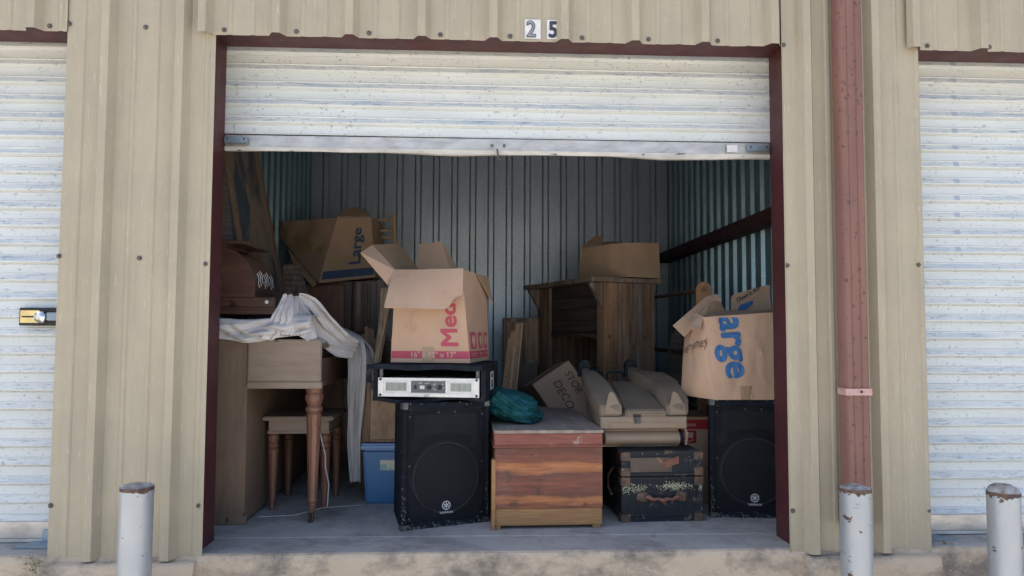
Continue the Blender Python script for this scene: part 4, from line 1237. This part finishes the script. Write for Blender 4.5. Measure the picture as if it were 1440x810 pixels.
mb = MB(); mb.bx(-.052, -.016, -.0135, -.006, .150, .162); mb.bx(-.052, -.016, -.0135, -.006, .106, .116); mb.build('latch_slot', MAT['black'], fc, **L)
for side in (-1, 1):
    if side < 0: secs = [(-.010, -.212, -.118, .158, .185), (-.004, -.220, -.108, .156, .205), (.05, -.228, -.104, .16, .232), (.30, -.235, -.120, .22, .312), (.48, -.225, -.140, .27, .350), (.56, -.210, -.160, .285, .352), (.60, -.205, -.165, .30, .36)]
    else: secs = [(-.010, .128, .218, .160, .187), (-.004, .118, .226, .158, .207), (.05, .115, .245, .162, .236), (.28, .120, .262, .22, .312), (.44, .075, .235, .26, .345), (.52, .065, .135, .285, .352), (.60, .065, .11, .30, .366)]
    a_ = loftx(secs).build('arm', MAT['tantop'], fc, bevel=.019, seg=4, smooth=40, **L)
    xc = -.155 if side < 0 else .168
    mb = MB()
    mb.add([(xc - .044, -.016, .163), (xc + .046, -.016, .163), (xc + .042, -.0155, .200), (xc + .020, .03, .262), (xc + .002, .05, .276), (xc - .016, .03, .262), (xc - .036, -.010, .204),
            (xc - .02, .03, .17), (xc + .03, .03, .17), (xc + .025, .04, .20), (xc + .01, .07, .235), (xc + .002, .08, .24), (xc - .010, .07, .235), (xc - .02, .04, .20)],
           [(0, 1, 2, 3, 4, 5, 6), (0, 7, 8, 1), (1, 8, 9, 2), (2, 9, 10, 3), (3, 10, 11, 4), (4, 11, 12, 5), (5, 12, 13, 6), (6, 13, 7, 0)])
    mb.build('arm_tip', MAT['tanp'], a_, bevel=.004, **L)
    mb = MB(); mb.bx(xc - .05, xc + .05, -.004, .01, .150, .160); mb.build('arm_gap', MAT['black'], a_, **L)
    kx = -.185 if side < 0 else .088
    mb = MB(); mb.lathe([(.034, -.02), (.038, -.012), (.038, .012), (.034, .02)], (kx, .625, .372), 24, R90)
    mb.bx(kx - .036, kx + .036, .608, .642, .31, .37)
    mb.build('hinge_knob', MAT['knob'], fc, smooth=40, **L)
mb = MB(); mb.tube([(-.06, .60, .29), (-.055, .60, .325), (-.04, .60, .336), (.02, .60, .338), (.035, .60, .33), (.045, .60, .30)], .006, 8); mb.build('wire_handle', MAT['knob'], fc, smooth=60, **L)
for kx, hh in ((-.130, .36), (-.105, .37), (-.085, .34)):
    mb = MB(); mb.lathe([(.014, .27), (.016, .30), (.010, .31), (.014, .33), (.008, hh)], (kx, .64, 0), 14); mb.build('side_knob', MAT['knob'], fc, smooth=60, **L)

# ------------------------------------------------------------------ barn wood mantel
A0 = Vector((.715, 1.56, 0)); ux = Vector((-.38, .925, 0)).normalized(); vx = Vector((.925, .38, 0)).normalized()
mt = thing('fireplace_mantel', 'rough barn wood mantel with curved brackets standing against the right of the unit', 'mantel', tuple(A0), math.atan2(vx.y, vx.x))
# local: +X = along the near end (vx), +Y = along the front (ux is +Y in local since ux perpendicular), front faces -X
L = dict(local=True)
LN, WD, HT = .93, .37, 1.238
mb = MB(); random.seed(11)
ws = [0, .085, .20, .285, WD]
for k in range(4):
    mb = MB(); o_ = random.uniform(-.004, .004)
    mb.bx(ws[k] + .002, ws[k + 1] - .002, .0 + o_, .022 + o_, 0, HT - .012 - random.random() * .003)
    mb.build('end_board', MAT[('barn3', 'barn', 'barn2', 'barn')[k]], mt, bevel=.002, **L)
mb = MB(); mb.bx(.008, WD, LN - .022, LN, 0, HT - .012); mb.build('end_board', MAT['barn'], mt, bevel=.002, **L)
mb = MB(); mb.bx(-.020, .002, -.001, .085, 0, HT - .013); mb.build('front_post', MAT['barn3'], mt, bevel=.003, **L)
mb = MB(); mb.bx(-.020, .002, LN - .19, LN, 0, HT - .013); mb.build('front_post', MAT['barn'], mt, bevel=.003, **L)
for k in range(4):
    z1 = HT - .015 - k * .080
    MB().bx(.0 + .004 * k, .02 + .004 * k, .086, LN - .191, z1 - .078, z1).build('upper_board', MAT['barndk'], mt, bevel=.003, **L)
MB().bx(-.012, .02, .086, LN - .191, .872, .898).build('ledge', MAT['barndk'], mt, bevel=.006, **L)
nb = 7
for k in range(nb):
    w_ = (LN - .05) / nb
    MB().bx(WD - .03, WD - .01 + .003 * (k % 2), .025 + w_ * k + .002, .025 + w_ * (k + 1) - .002, 0, HT - .013).build('back_board', MAT['barn3' if k % 2 else 'barn'], mt, bevel=.002, **L)
mb = MB()
mb.grid(lambda u, v: (-.125 + (WD + .165) * u, -.03 + (LN + .06) * v, HT + .016 + .004 * noise.noise(Vector((u * 3, v * 6, 5))) - .006 * v), 12, 26, .028)
mb.build('shelf', MAT['barn2'], mt, smooth=40, **L)
for y in (.012, LN - .045):
    pts = [(-.112, HT - .015), (-.112, HT - .035), (-.098, HT - .050), (-.082, HT - .072), (-.066, HT - .105), (-.052, HT - .128), (-.036, HT - .142), (-.030, HT - .165), (-.0215, HT - .176), (-.0215, HT - .015)]
    mb = MB(); mb.poly([(x, y, z) for x, z in pts], (0, .032, 0)); mb.build('bracket', MAT['barn2'], mt, bevel=.003, **L)
random.seed(5)
mb = MB()
for i in range(14): mb.lathe([(.005, 0), (.003, .001)], (random.uniform(.02, WD - .02), -.0045, random.uniform(.3, HT - .05)), 8, R90)
q = mb.build('nail_holes', MAT['black'], mt, **L)
mb = MB(); mb.lathe([(.013, 0), (.012, .001)], (.272, -.005, .62), 12, R90); mb.build('knot_hole', MAT['black'], mt, **L)

# ------------------------------------------------------------------ piano, bench
pi = thing('upright_piano', 'brown spinet piano seen from its end at the left door post', 'piano', (-1.35, .46, 0), 0)
mb = MB(); mb.bx(-1.52, -1.195, .462, 1.86, .012, .955); mb.bx(-1.52, -1.185, .455, .475, .0, .06)
mb.build('body', MAT['walnut'], pi, bevel=.004)
mb = MB(); mb.bx(-1.192, -.848, .452, .480, .665, .868); mb.build('key_cheek', MAT['walnut_h'], pi, bevel=.005)
mb = MB(); mb.bx(-1.192, -.842, .446, .482, .636, .668); mb.build('cheek_moulding', MAT['walnut_h'], pi, bevel=.003)
mb = MB(); mb.bx(-1.19, -.858, .481, 1.78, .66, .775); mb.bx(-1.19, -.852, .481, 1.78, .64, .668); mb.bx(-1.19, -.90, .481, 1.78, .775, .82)
mb.build('key_bed', MAT['dark'], pi, bevel=.003)
mb = MB(); mb.bx(-1.19, -.862, .484, 1.78, .824, .846); mb.build('fall_board', MAT['dark'], pi, bevel=.004)
mb = MB(); mb.bx(-1.192, -.848, 1.781, 1.81, .64, .868); mb.build('key_cheek', MAT['walnut_h'], pi, bevel=.005)
legprof = [(.012, .045), (.017, .055), (.020, .085), (.0195, .095), (.024, .100), (.0245, .108), (.021, .115), (.0225, .13), (.036, .50), (.036, .51), (.031, .518), (.038, .526), (.041, .536), (.038, .546), (.031, .552), (.034, .560), (.042, .580), (.043, .600), (.036, .612), (.040, .618), (.040, .636)]
for y in (.505, 1.74):
    mb = MB()
    mb.lathe(legprof, (-.888, y, 0), 48, None, (.125, .505, 10))
    lg = mb.build('leg', MAT['maho'], pi, smooth=35)
    mb = MB(); mb.lathe([(.021, -.007), (.021, .007)], (-.892, y - .01, .021), 18, Matrix.Rotation(rad(90), 3, 'Y') @ Matrix.Rotation(rad(20), 3, 'X'))
    mb.bx(-.905, -.900, y - .024, y + .006, .014, .050); mb.bx(-.884, -.879, y - .024, y + .006, .014, .050); mb.bx(-.905, -.879, y - .015, y + .010, .045, .052)
    mb.build('caster', MAT['brassy'], lg, bevel=.001)
bn = thing('piano_bench', 'brown bench with fluted legs tucked under the piano keys', 'bench', (-1.01, .9, 0), 0)
mb = MB(); mb.bx(-1.165, -.862, .735, 1.10, .392, .452); mb.bx(-1.170, -.857, .729, 1.105, .386, .400); mb.build('apron', MAT['walnut_h'], bn, bevel=.003)
mb = MB(); mb.bx(-1.19, -.835, .705, 1.13, .454, .474); mb.build('seat', MAT['walnut_h'], bn, bevel=.006)
bl = [(.012, 0), (.016, .006), (.013, .03), (.017, .035), (.016, .05), (.026, .30), (.026, .305), (.020, .312), (.027, .322), (.027, .330), (.020, .338), (.026, .350), (.028, .37), (.022, .38), (.028, .385), (.028, .392)]
for x in (-1.145, -.882):
    for y in (.76, 1.075):
        mb = MB(); mb.lathe(bl, (x, y, 0), 40, None, (.05, .303, 10)); mb.build('leg', MAT['maho'], bn, smooth=35)
        
# ------------------------------------------------------------------ roll top cabinet on the piano
zb = .985
rt = thing('roll_top_cabinet', 'small dark red wood roll top desk cabinet standing on the piano', 'desk cabinet', (-1.3, .7, zb), 0)
mb = MB(); mb.bx(-1.53, -1.055, .50, .90, zb + .003, zb + .022); mb.bx(-1.53, -1.075, .515, .90, zb + .022, zb + .036); mb.build('base', MAT['darkred'], rt, bevel=.004)
mb = MB(); mb.bx(-1.53, -1.09, .53, .90, zb + .037, zb + .085); mb.build('drawer', MAT['darkred'], rt, bevel=.003)
mb = MB(); mb.lathe([(.004, 0), (.010, .01), (.009, .016), (.002, .02)], (-1.128, .53, zb + .063), 12, R90); mb.build('knob', MAT['white'], rt)
arc = [(-1.225 + .0, zb + .345), (-1.30, zb + .350)]
prof = [(-1.53, zb + .087), (-1.19, zb + .087)]
for i in range(13):
    q = i / 12 * math.pi / 2
    prof.append((-1.36 + .17 * math.cos(q) ** .9, zb + .115 + .215 * math.sin(q)))
prof.append((-1.53, zb + .33))
mb = MB(); mb.poly([(x, .525, z) for x, z in prof], (0, .018, 0)); mb.build('end_panel', MAT['darkred'], rt, bevel=.003)
mb = MB(); mb.poly([(x, .885, z) for x, z in prof], (0, .018, 0)); mb.build('end_panel', MAT['darkred'], rt, bevel=.003)
def tam(u, v):
    i = u * 46
    q = u * math.pi / 2
    rr = .002 * abs(math.sin(i * math.pi))
    return (-1.368 + (.17 + rr) * math.cos(q) ** .9, .544 + .341 * v, zb + .112 + (.213 + rr) * math.sin(q))
mb = MB(); mb.grid(tam, 138, 4, 0); mb.bx(-1.53, -1.20, .545, .884, zb + .087, zb + .11); mb.build('tambour', MAT['darkred'], rt, smooth=40)
mb = MB(); mb.bx(-1.54, -1.235, .49, .93, zb + .345, zb + .358); mb.xform(Matrix.Translation((0, 0, 0))); mb.build('top_board', MAT['darkred'], rt, bevel=.004)
mb = MB(); mb.bx(-1.53, -1.33, .53, .90, zb + .33, zb + .345); mb.build('top_rail', MAT['darkred'], rt)
mb = MB()
for k in range(8):
    y = .60 + .036 * k
    q0 = .45 + .05 * (k % 3)
    pts = []
    for i in range(7):
        q = q0 - i * .055
        pts.append((-1.364 + .176 * math.cos(q) ** .9 + .003, y + .012 * math.sin(i), zb + .112 + .216 * math.sin(q)))
    mb.tube(pts, .0022, 5)
q = mb.build('cord_loops', MAT['cloth'], rt, 'pale cord loops along the tambour front', smooth=60)

# ------------------------------------------------------------------ sheets
def fold(u, v, seed, n=7, amp=.010):
    return amp * .5 * (1 - abs(math.sin(u * n * 5 + 3 * v + 2.5 * noise.noise(Vector((u * 3, v * 2, seed + 9)))))) ** 3 + amp * math.sin(u * n * 6.283 + 2.2 * noise.noise(Vector((u * 2, v * 2, seed)))) + amp * .8 * noise.noise(Vector((u * 12, v * 3, seed + 4)))
sh = thing('sheet', 'crumpled off-white sheet draped over the piano under the roll top cabinet', 'sheet', (-1.2, .6, .96), 0)
def dA(u, v):
    x = -1.56 + .66 * u
    sag = .105 * (1 - (2 * abs(u - .55)) ** 2 * .55) * (1 + .25 * noise.noise(Vector((u * 3, 0, 2))))
    if v < .35:
        k = v / .35
        return (x, .95 - .50 * k, .962 + .012 * noise.noise(Vector((x * 9, k * 4, 0))) + (.02 if u > .8 else 0))
    k = (v - .35) / .65
    f_ = .010 * (1 - abs(math.sin(11 * u + 6 * k + 3 * noise.noise(Vector((u * 3, k * 2, 14)))))) ** 3 + .016 * math.sin(14 * u + 7 * k + 2 * noise.noise(Vector((u * 4, k * 2, 4)))) + .011 * math.sin(31 * u - 9 * k + 3 * noise.noise(Vector((u * 5, k * 3, 8))))
    return (x, .450 - .012 * math.sin(k * 3.1) - f_ * math.sin(k * 2.6), .962 - sag * k + .004 * math.sin(20 * u))
mb = MB(); mb.grid(dA, 90, 50, .003); mb.build('front_drape', MAT['cloth'], sh, smooth=80)
def dB(u, v):
    top = at(399 + 26 * u, 414 + 8 * u * u, .50 + .08 * u); bot = at(362 + 84 * u, 474 + 4 * math.sin(u * 9), .42 + .05 * u)
    p = top.lerp(bot, v)
    k = .3 + .7 * v
    d_ = -.014 * (1 - abs(math.sin(u * 19 + 2 * v + 2 * noise.noise(Vector((u * 4, v * 2, 16)))))) ** 3 + .005 * math.sin(u * 34 + 3 * noise.noise(Vector((u * 3, v * 1.5, 6)))) * k + .012 * noise.noise(Vector((u * 8, v * 3, 7)))
    return p + Vector((.01 * math.sin(v * 3.14), d_ - .03 * math.sin(v * 3.14) * math.sin(u * 3.14), .004 * math.sin(u * 20)))
mb = MB(); mb.grid(dB, 90, 40, .003); mb.build('heaped_fold', MAT['cloth'], sh, smooth=80)
def strip(path, widths, seed, n=5, amp=.012, nu=40, nv=60, sp=None):
    def f(u, v):
        t = v * (len(path) - 1); i = min(int(t), len(path) - 2); k = t - i
        P = [Vector(path[max(0, min(len(path) - 1, i + q))]) for q in (-1, 0, 1, 2)]
        p = .5 * ((2 * P[1]) + (-P[0] + P[2]) * k + (2 * P[0] - 5 * P[1] + 4 * P[2] - P[3]) * k * k + (-P[0] + 3 * P[1] - 3 * P[2] + P[3]) * k ** 3)
        tg = (P[2] - P[1]).normalized()
        side = tg.cross(Vector((0, -1, 0))).normalized()
        w0 = widths[i] * (1 - k) + widths[i + 1] * k
        return p + side * (u - .5) * w0 + Vector((0, -1, 0)) * (fold(u, v * 2, seed, n, amp) - .02 * math.sin(u * 3.14))
    mb = MB(); mb.grid(f, nu, nv, .003); return mb
p1 = [at(415, 420, .56), at(433, 434, .60), at(455, 462, .66), at(480, 484, .72), at(500, 491, .78)]
strip(p1, [.07, .13, .14, .13, .09], 3, 3, .010).build('trailing_fold', MAT['cloth'], sh, smooth=80)
p2 = [at(470, 478, .86), at(494, 484, .84), at(502, 500, .82), at(501, 560, .82), at(498, 620, .82), at(500, 678, .82)]
strip(p2, [.10, .11, .10, .085, .065, .05], 8, 2, .010).build('hanging_fold', MAT['cloth_g'], sh, smooth=80)
p3 = [at(450, 470, 1.1), at(480, 482, 1.0), at(505, 492, .95), at(515, 520, .95), at(514, 600, .95)]
strip(p3, [.16, .16, .13, .10, .08], 12, 2.4, .012).build('back_fold', MAT['cloth_g'], sh, smooth=80)

# ------------------------------------------------------------------ leaning boards on the left
bd = thing('painted_board', 'tall board with blue and brown painting leaning on the left inner wall', 'painting', (-1.38, 1.3, .95), 0)
q0, q1, q2, q3 = Vector((-1.33, .90, .93)), Vector((-1.235, 1.42, .93)), Vector((-1.50, 1.40, 2.25)), Vector((-1.515, .84, 2.25))
Sb_ = Surf(q0, q1, q2, q3)
mb = MB(); sheet(mb, Sb_, .018, 6, 12); mb.build('panel', MAT['paintA'], bd, smooth=0)
mb = MB()
for (u0, u1) in ((0, .10), (.90, 1.0)):
    mb.grid(lambda u, v: Sb_.pt(u0 + (u1 - u0) * u, v, .006), 2, 12, .008)
mb.build('edge_frame', MAT['walnut'], bd, smooth=0)
b2 = thing('wall_shade_board', 'dark flat board standing in for shaded wall between the painting and the left door post', 'board', (-1.45, .8, .95), 0)
mb = MB(); mb.card([Vector((-1.46, .80, 1.36)), Vector((-1.40, .84, 1.36)), Vector((-1.515, .86, 2.2)), Vector((-1.53, .80, 2.2))], .012); mb.build('panel', MAT['barndk'], b2, smooth=0)  # added dark sheet where the left wall lies in shade
# ribbed cushion-like board behind the roll top
gb = thing('slatted_board', 'grey slatted board leaning behind the roll top cabinet', 'board', (-1.15, 1.65, .9), 0)
mb = MB()
pp = [at(400, 470, 1.62), at(455, 470, 1.68), at(420, 372, 1.80), at(398, 372, 1.78)]
Sg = Surf(*pp)
mb.grid(lambda u, v: Sg.pt(u, v, .004 * abs(math.sin(v * 40))), 4, 120, .01); mb.build('slats', MAT['barn2'], gb, smooth=0)

# ------------------------------------------------------------------ wardrobe, chair back
wd = thing('wardrobe', 'dark brown wardrobe with a rounded column under the large box', 'wardrobe', (-.95, 2.2, 0), 0)
mb = MB(); mb.bx(-1.30, -.72, 1.98, 2.55, 0, 1.245); mb.build('body', MAT['darkred'], wd, bevel=.005)
mb = MB(); mb.lathe([(.042, .1), (.042, .86), (.036, .88), (.041, .90), (.041, 1.24)], (-.925, 1.985, 0), 28); mb.build('column', M('worn_brown_column', (.23, .17, .13), (.15, .105, .08), 9, (2, 2, .5), .35), wd, smooth=40)
for x in (-.885, -.862, -.842, -.80, -.745):
    MB().bx(x - .006, x + .006, 1.962, 1.978, .12, 1.235).build('moulding', MAT['dark'], wd, bevel=.003)
mb = MB(); mb.bx(-1.27, -1.01, 1.966, 1.978, .15, 1.22); mb.build('door', MAT['maho'], wd, bevel=.006)
lc = thing('ladder_back_chair', 'pale ladder back chair upside between the large box and the back wall', 'chair', (-.75, 2.4, 1.25), 0)
lc['label'] = 'pale ladder back chair on the wardrobe, its rungs showing right of the large box'
mb = MB(); mb.tube([at(554, 304, 2.35) + Vector((0, 0, .02)), at(556, 400, 2.35)], .016, 10); mb.build('back_post', MAT['pale'], lc, smooth=60)
mb = MB(); mb.tube([at(500, 304, 2.38) + Vector((0, 0, .02)), at(502, 400, 2.38)], .016, 10); mb.build('back_post', MAT['pale'], lc, smooth=60)
for y in (310, 324, 334):
    mb = MB(); mb.tube([at(500, y, 2.38), at(554, y, 2.35)], .011, 10); mb.build('rung', MAT['pale'], lc, smooth=60)
mb = MB(); a = at(556, 396, 2.35); mb.bx(a.x - .36, a.x + .01, 2.33, 2.56, 1.25, 1.275); mb.build('seat', MAT['pale'], lc, bevel=.004)
rc = thing('flat_case', 'dark red flat case lying behind the trailing sheet', 'case', (-.9, 1.3, .8), 0)
a = at(470, 470, 1.35)
mb = MB(); mb.bx(a.x - .17, a.x + .12, 1.30, 1.75, .868, .905); mb.build('shell', M('dark_red_case', (.16, .05, .05), (.12, .04, .04), 9, rough=.5), rc, bevel=.006)
lt = thing('low_cabinet', 'low brown cabinet under the dark red flat case behind the piano keys', 'cabinet', (-.75, 1.5, 0), 0)
mb = MB(); mb.bx(-.835, -.52, 1.28, 1.9, 0, .845); mb.build('body', MAT['dark'], lt, bevel=.004)
mb = MB(); mb.bx(-.84, -.515, 1.27, 1.9, .847, .866); mb.build('top', MAT['walnut'], lt, bevel=.004)

# ------------------------------------------------------------------ slat bundles, curtain roll, cabinet door, crate, tub
random.seed(21)
def bundle(name, label, base_px, top_px, Y, n, mats, wd=.02):
    t = thing(name, label, 'wood slats', tuple(at(base_px[0], base_px[1], Y)), 0)
    for i in range(n):
        k = i / (n - 1)
        b = at(base_px[0] + (base_px[2]) * k, base_px[1], Y + .03 * k); tp = at(top_px[0] + top_px[2] * k + random.uniform(-1, 1), top_px[1] + random.uniform(-4, 12) + top_px[3] * k, Y + .12 + .03 * k)
        d = (tp - b); w_ = wd * random.uniform(.6, 1.2)
        s = d.cross(Vector((.2, 1, 0))).normalized() * w_ / 2
        mb = MB(); mb.hexa([b - s, b + s, b + s + Vector((0, .008, 0)), b - s + Vector((0, .008, 0)), tp - s * .7, tp + s * .7, tp + s * .7 + Vector((0, .008, 0)), tp - s * .7 + Vector((0, .008, 0))])
        mb.build('slat', MAT[mats[i % len(mats)]], t, bevel=.001)
    return t
bundle('slat_bundle', 'bundle of orange brown wood slats leaning behind the teal cloth', (701, 620, 16), (718, 468, 17, -14), 1.50, 6, ['orangew', 'ply', 'pale'], .035)
bundle('slat_bundle', 'fan of brown wood slats standing left of the medium box', (516, 600, 14), (510, 462, 22, 4), 1.0, 6, ['ply', 'orangew', 'barn3'], .03)
cr = thing('rolled_fabric', 'twisted beige striped fabric roll beside the medium box', 'fabric roll', (-.62, .95, .6), 0)
pts = [at(547, 405, .98), at(542, 440, .95), at(535, 480, .92), at(529, 515, .90), at(527, 560, .90)]
def rollf(u, v):
    t = v * (len(pts) - 1); i = min(int(t), len(pts) - 2); k = t - i
    p = pts[i].lerp(pts[i + 1], k)
    q = u * 6.283 + v * 4
    r = (.040 - .022 * math.sin(v * 2.4)) * (1 + .18 * math.sin(q * 6 + v * 3))
    return p + Vector((math.cos(q) * r, math.sin(q) * r, 0))
mb = MB(); mb.grid(rollf, 60, 40); mb.build('roll', M('striped_beige_fabric', (.34, .27, .20), (.20, .145, .10), 16, (6, 6, .5), .85, 0, .4, 30), cr, smooth=80)
cd = thing('small_cabinet', 'small brown cabinet with two panel doors against the back wall', 'cabinet', (.25, 2.55, 0), 0)
z1 = at(735, 447, 2.4).z; x0 = at(708, 470, 2.4).x; x1 = at(763, 470, 2.4).x
mb = MB(); mb.bx(x0, x1, 2.42, 2.7, 0, z1); mb.build('body', MAT['dark'], cd, bevel=.003)
mb = MB()
xm = (x0 + x1) / 2 - .01
for (a, b) in ((x0, xm), (xm, x1)):
    mb = MB(); mb.bx(a + .002, b - .002, 2.40, 2.418, z1 - .34, z1 - .004); d_ = mb.build('door', MAT['ply' if False else 'barn3'], cd, bevel=.003)
    mb = MB(); mb.bx(a + .002, a + .026, 2.392, 2.401, z1 - .34, z1 - .004); mb.bx(b - .026, b - .002, 2.392, 2.401, z1 - .34, z1 - .004); mb.bx(a + .026, b - .026, 2.392, 2.401, z1 - .03, z1 - .004); mb.bx(a + .026, b - .026, 2.392, 2.401, z1 - .34, z1 - .31)
    mb.build('door_frame', MAT['barn'], d_, bevel=.002)
ct = thing('wooden_crate', 'worn plywood crate on the blue plastic tub', 'crate', (-.56, 1.0, .32), 0)
mb = MB(); mb.bx(-.70, -.34, .87, 1.28, .322, .62); mb.build('panel', MAT['ply'], ct, bevel=.003)
for (x0, x1) in ((-.712, -.672), (-.36, -.33)): MB().bx(x0, x1, .856, .872, .322, .64).build('corner_post', MAT['barn'], ct, bevel=.003)
MB().bx(-.67, -.36, .858, .872, .598, .64).build('top_rail', MAT['barndk'], ct, bevel=.003)
MB().bx(-.67, -.36, .860, .872, .322, .336).build('bottom_rail', MAT['barn'], ct, bevel=.003)
tbb = thing('storage_tub', 'blue plastic storage tub with a pale label left of the front loudspeaker', 'tub', (-.5, 1.05, 0), 0)
mb = MB(); mb.hexa([(-.688, .86, 0), (-.30, .86, 0), (-.30, 1.24, 0), (-.688, 1.24, 0), (-.705, .845, .285), (-.28, .845, .285), (-.28, 1.25, .285), (-.705, 1.25, .285)])
mb.build('tub_body', MAT['tubblue'], tbb, bevel=.012, seg=3)
mb = MB(); mb.hexa([(-.655, .853, .03), (-.34, .853, .03), (-.34, .87, .03), (-.655, .87, .03), (-.665, .842, .255), (-.33, .842, .255), (-.33, .87, .255), (-.665, .87, .255)])
mb.build('raised_panel', MAT['tubblue'], tbb, bevel=.006)
mb = MB(); mb.bx(-.722, -.265, .83, 1.265, .286, .318); mb.build('lid', MAT['tublid'], tbb, bevel=.010, seg=3)
S = Surf((-.612, .8465, .178), (-.535, .8465, .178), (-.535, .8425, .232), (-.612, .8425, .232))
stamp(S, [(0, 0, 1, 1)], MAT['sticker'], tbb, 'paper_label', off=.001)

# ------------------------------------------------------------------ teal cloth
tc = thing('teal_cloth', 'crumpled teal canvas bag on the cedar chest lid', 'canvas bag', (.09, .72, .455), 0)
mb = MB()
def lump(u, v):
    q = u * 6.2832; f_ = (v - .5) * math.pi
    d = Vector((math.cos(q) * math.cos(f_), math.sin(q) * math.cos(f_), math.sin(f_)))
    fol = .055 * math.sin(d.x * 3 - d.z * 9 + 4 * noise.noise(d * 1.3)) + .20 * noise.noise(d * 1.3 + Vector((5, 0, 0))) + .05 * noise.noise(d * 4) + .07 * (1 - abs(math.sin(d.x * 4 + d.z * 6 + 4 * noise.noise(d * 1.6)))) ** 4 - .06 * (1 - abs(math.sin(d.x * 3 - d.z * 8 + 5 * noise.noise(d * 1.2 + Vector((4, 2, 0)))))) ** 3
    r = 1 + fol
    p = Vector((.078 + .150 * d.x * r, .72 + .20 * d.y * r, .525 + .085 * d.z * r + .045 * (-d.x)))
    p.z = max(p.z, .462 + .004 * noise.noise(p * 20))
    return p
mb.grid(lump, 110, 60); mb.build('crumpled_body', MAT['teal'], tc, smooth=80)
mb = strip([Vector((-.02, .50, .60)), Vector((.04, .50, .555)), Vector((.10, .52, .51)), Vector((.17, .54, .475))], [.05, .06, .05, .03], 4, 3, .008, 20, 30)
mb.build('loose_fold', MAT['teal'], tc, smooth=80)

# ------------------------------------------------------------------ quilt rack behind the crushed box
qr = thing('quilt_rack', 'orange wood quilt rack with drilled round end behind the crushed blue lettered box', 'quilt rack', (1.25, 1.3, 0), 0)
def endpost(x, y, top, name='end_post'):
    pts = []
    w_ = .046
    for i in range(13):
        q = math.pi * i / 12
        pts.append((x + w_ * math.cos(q), y, top - w_ + w_ * math.sin(q)))
    pts = [(x + w_ * .9, y, 0)] + pts + [(x - w_ * .9, y, 0)]
    mb = MB(); mb.poly(pts, (0, .022, 0)); o = mb.build(name, MAT['orangew'], qr, bevel=.003)
    mb = MB(); mb.lathe([(.017, 0), (.017, .003), (.012, .0035)], (x, y - .0005, top - .048), 20, R90); mb.build('dowel_end', MAT['barn'], o)
endpost(at(990, 400, 1.3).x, 1.3, at(990, 396, 1.3).z)
endpost(at(905, 400, 2.6).x, 2.6, at(990, 396, 1.3).z)
zt_ = at(990, 396, 1.3).z - .05
for z in (zt_, .78, .45):
    mb = MB(); mb.tube([(at(990, 400, 1.3).x, 1.32, z), (at(905, 400, 2.6).x, 2.61, z)], .014, 12); mb.build('rail', MAT['darkred'], qr, smooth=60)
bb = thing('brown_panel', 'plain brown board standing between the mantel and the crushed box', 'board', (1.13, 1.5, 0), 0)
mb = MB(); mb.card([at(934, 600, 1.95), at(962, 600, 1.92), at(960, 480, 1.92), at(953, 462, 1.93), at(944, 470, 1.94), at(938, 500, 1.95)], .018); mb.build('board', MAT['barndk'], bb, bevel=.002)

# ------------------------------------------------------------------ dry leaves and bits on the slab
random.seed(8)
mb = MB()
def leafbit(x, y, s, z=0.003):
    q = random.random() * 6.28; c, si = math.cos(q), math.sin(q); l = s * random.uniform(.7, 1.4); w_ = s * random.uniform(.15, .5)
    a = [(-l, 0, 0), (0, -w_, s * .25), (l, 0, s * .1), (0, w_, s * .3)]
    mb.add([(x + c * p - si * r, y + si * p + c * r, z + h * random.random()) for p, r, h in a], [(0, 1, 2, 3)])
for i in range(90): leafbit(random.uniform(-1.2, -.45), random.uniform(.45, 1.5), random.uniform(.004, .014))
for i in range(50): leafbit(random.uniform(.98, 1.23), random.gauss(.47, .02), random.uniform(.003, .010))
for i in range(26): leafbit(random.gauss(1.15, .10), random.gauss(.16, .12) % .5 + .02, random.uniform(.002, .006))
for i in range(40): leafbit(random.uniform(-.5, 1.0), abs(random.gauss(.35, .12)), random.uniform(.002, .005))
for i in range(26): leafbit(random.gauss(1.90, .03), random.gauss(.08, .03), random.uniform(.006, .016))
mb.build('leaf_litter', MAT['leaf'], None, 'dry leaves and dust scattered on the concrete floor', kind='stuff', smooth=0)
mb = MB()
mb.tube([(-.70, .84, .002), (-.78, .80, .004), (-.88, .70, .02), (-1.0, .62, .004), (-1.17, .60, .003)], .002, 5)
wv = thing('cable', 'thin pale cord hanging behind the piano leg', 'cord', (-.86, .6, 0), 0)
mb.build('floor_run', MAT['cloth'], wv, smooth=60)
mb = MB(); mb.tube([(-.93, .60, .64), (-.90, .60, .50), (-.865, .60, .36), (-.85, .60, .30), (-.848, .6, .24), (-.83, .6, .16), (-.835, .60, .05)], .003, 6)
mb.build('hanging_run', MAT['cloth'], wv, smooth=60)
# stray moss at the foot of the left pillar
mb = MB(); random.seed(2)
for i in range(260):
    x = random.gauss(-1.86, .035); y = -.045 - random.random() * .02 if x > -1.86 else -.012 - random.random() * .01; z = -.02 + random.uniform(-.05, .03)
    s = random.uniform(.003, .007)
    mb.add([(x + random.uniform(-s, s), y + random.uniform(-s, 0), z + random.uniform(-s, s)) for _ in range(3)], [(0, 1, 2)])
mb.build('moss', MAT['wax'], None, 'greenish moss at the foot of the left tan pillar', kind='stuff', smooth=0)
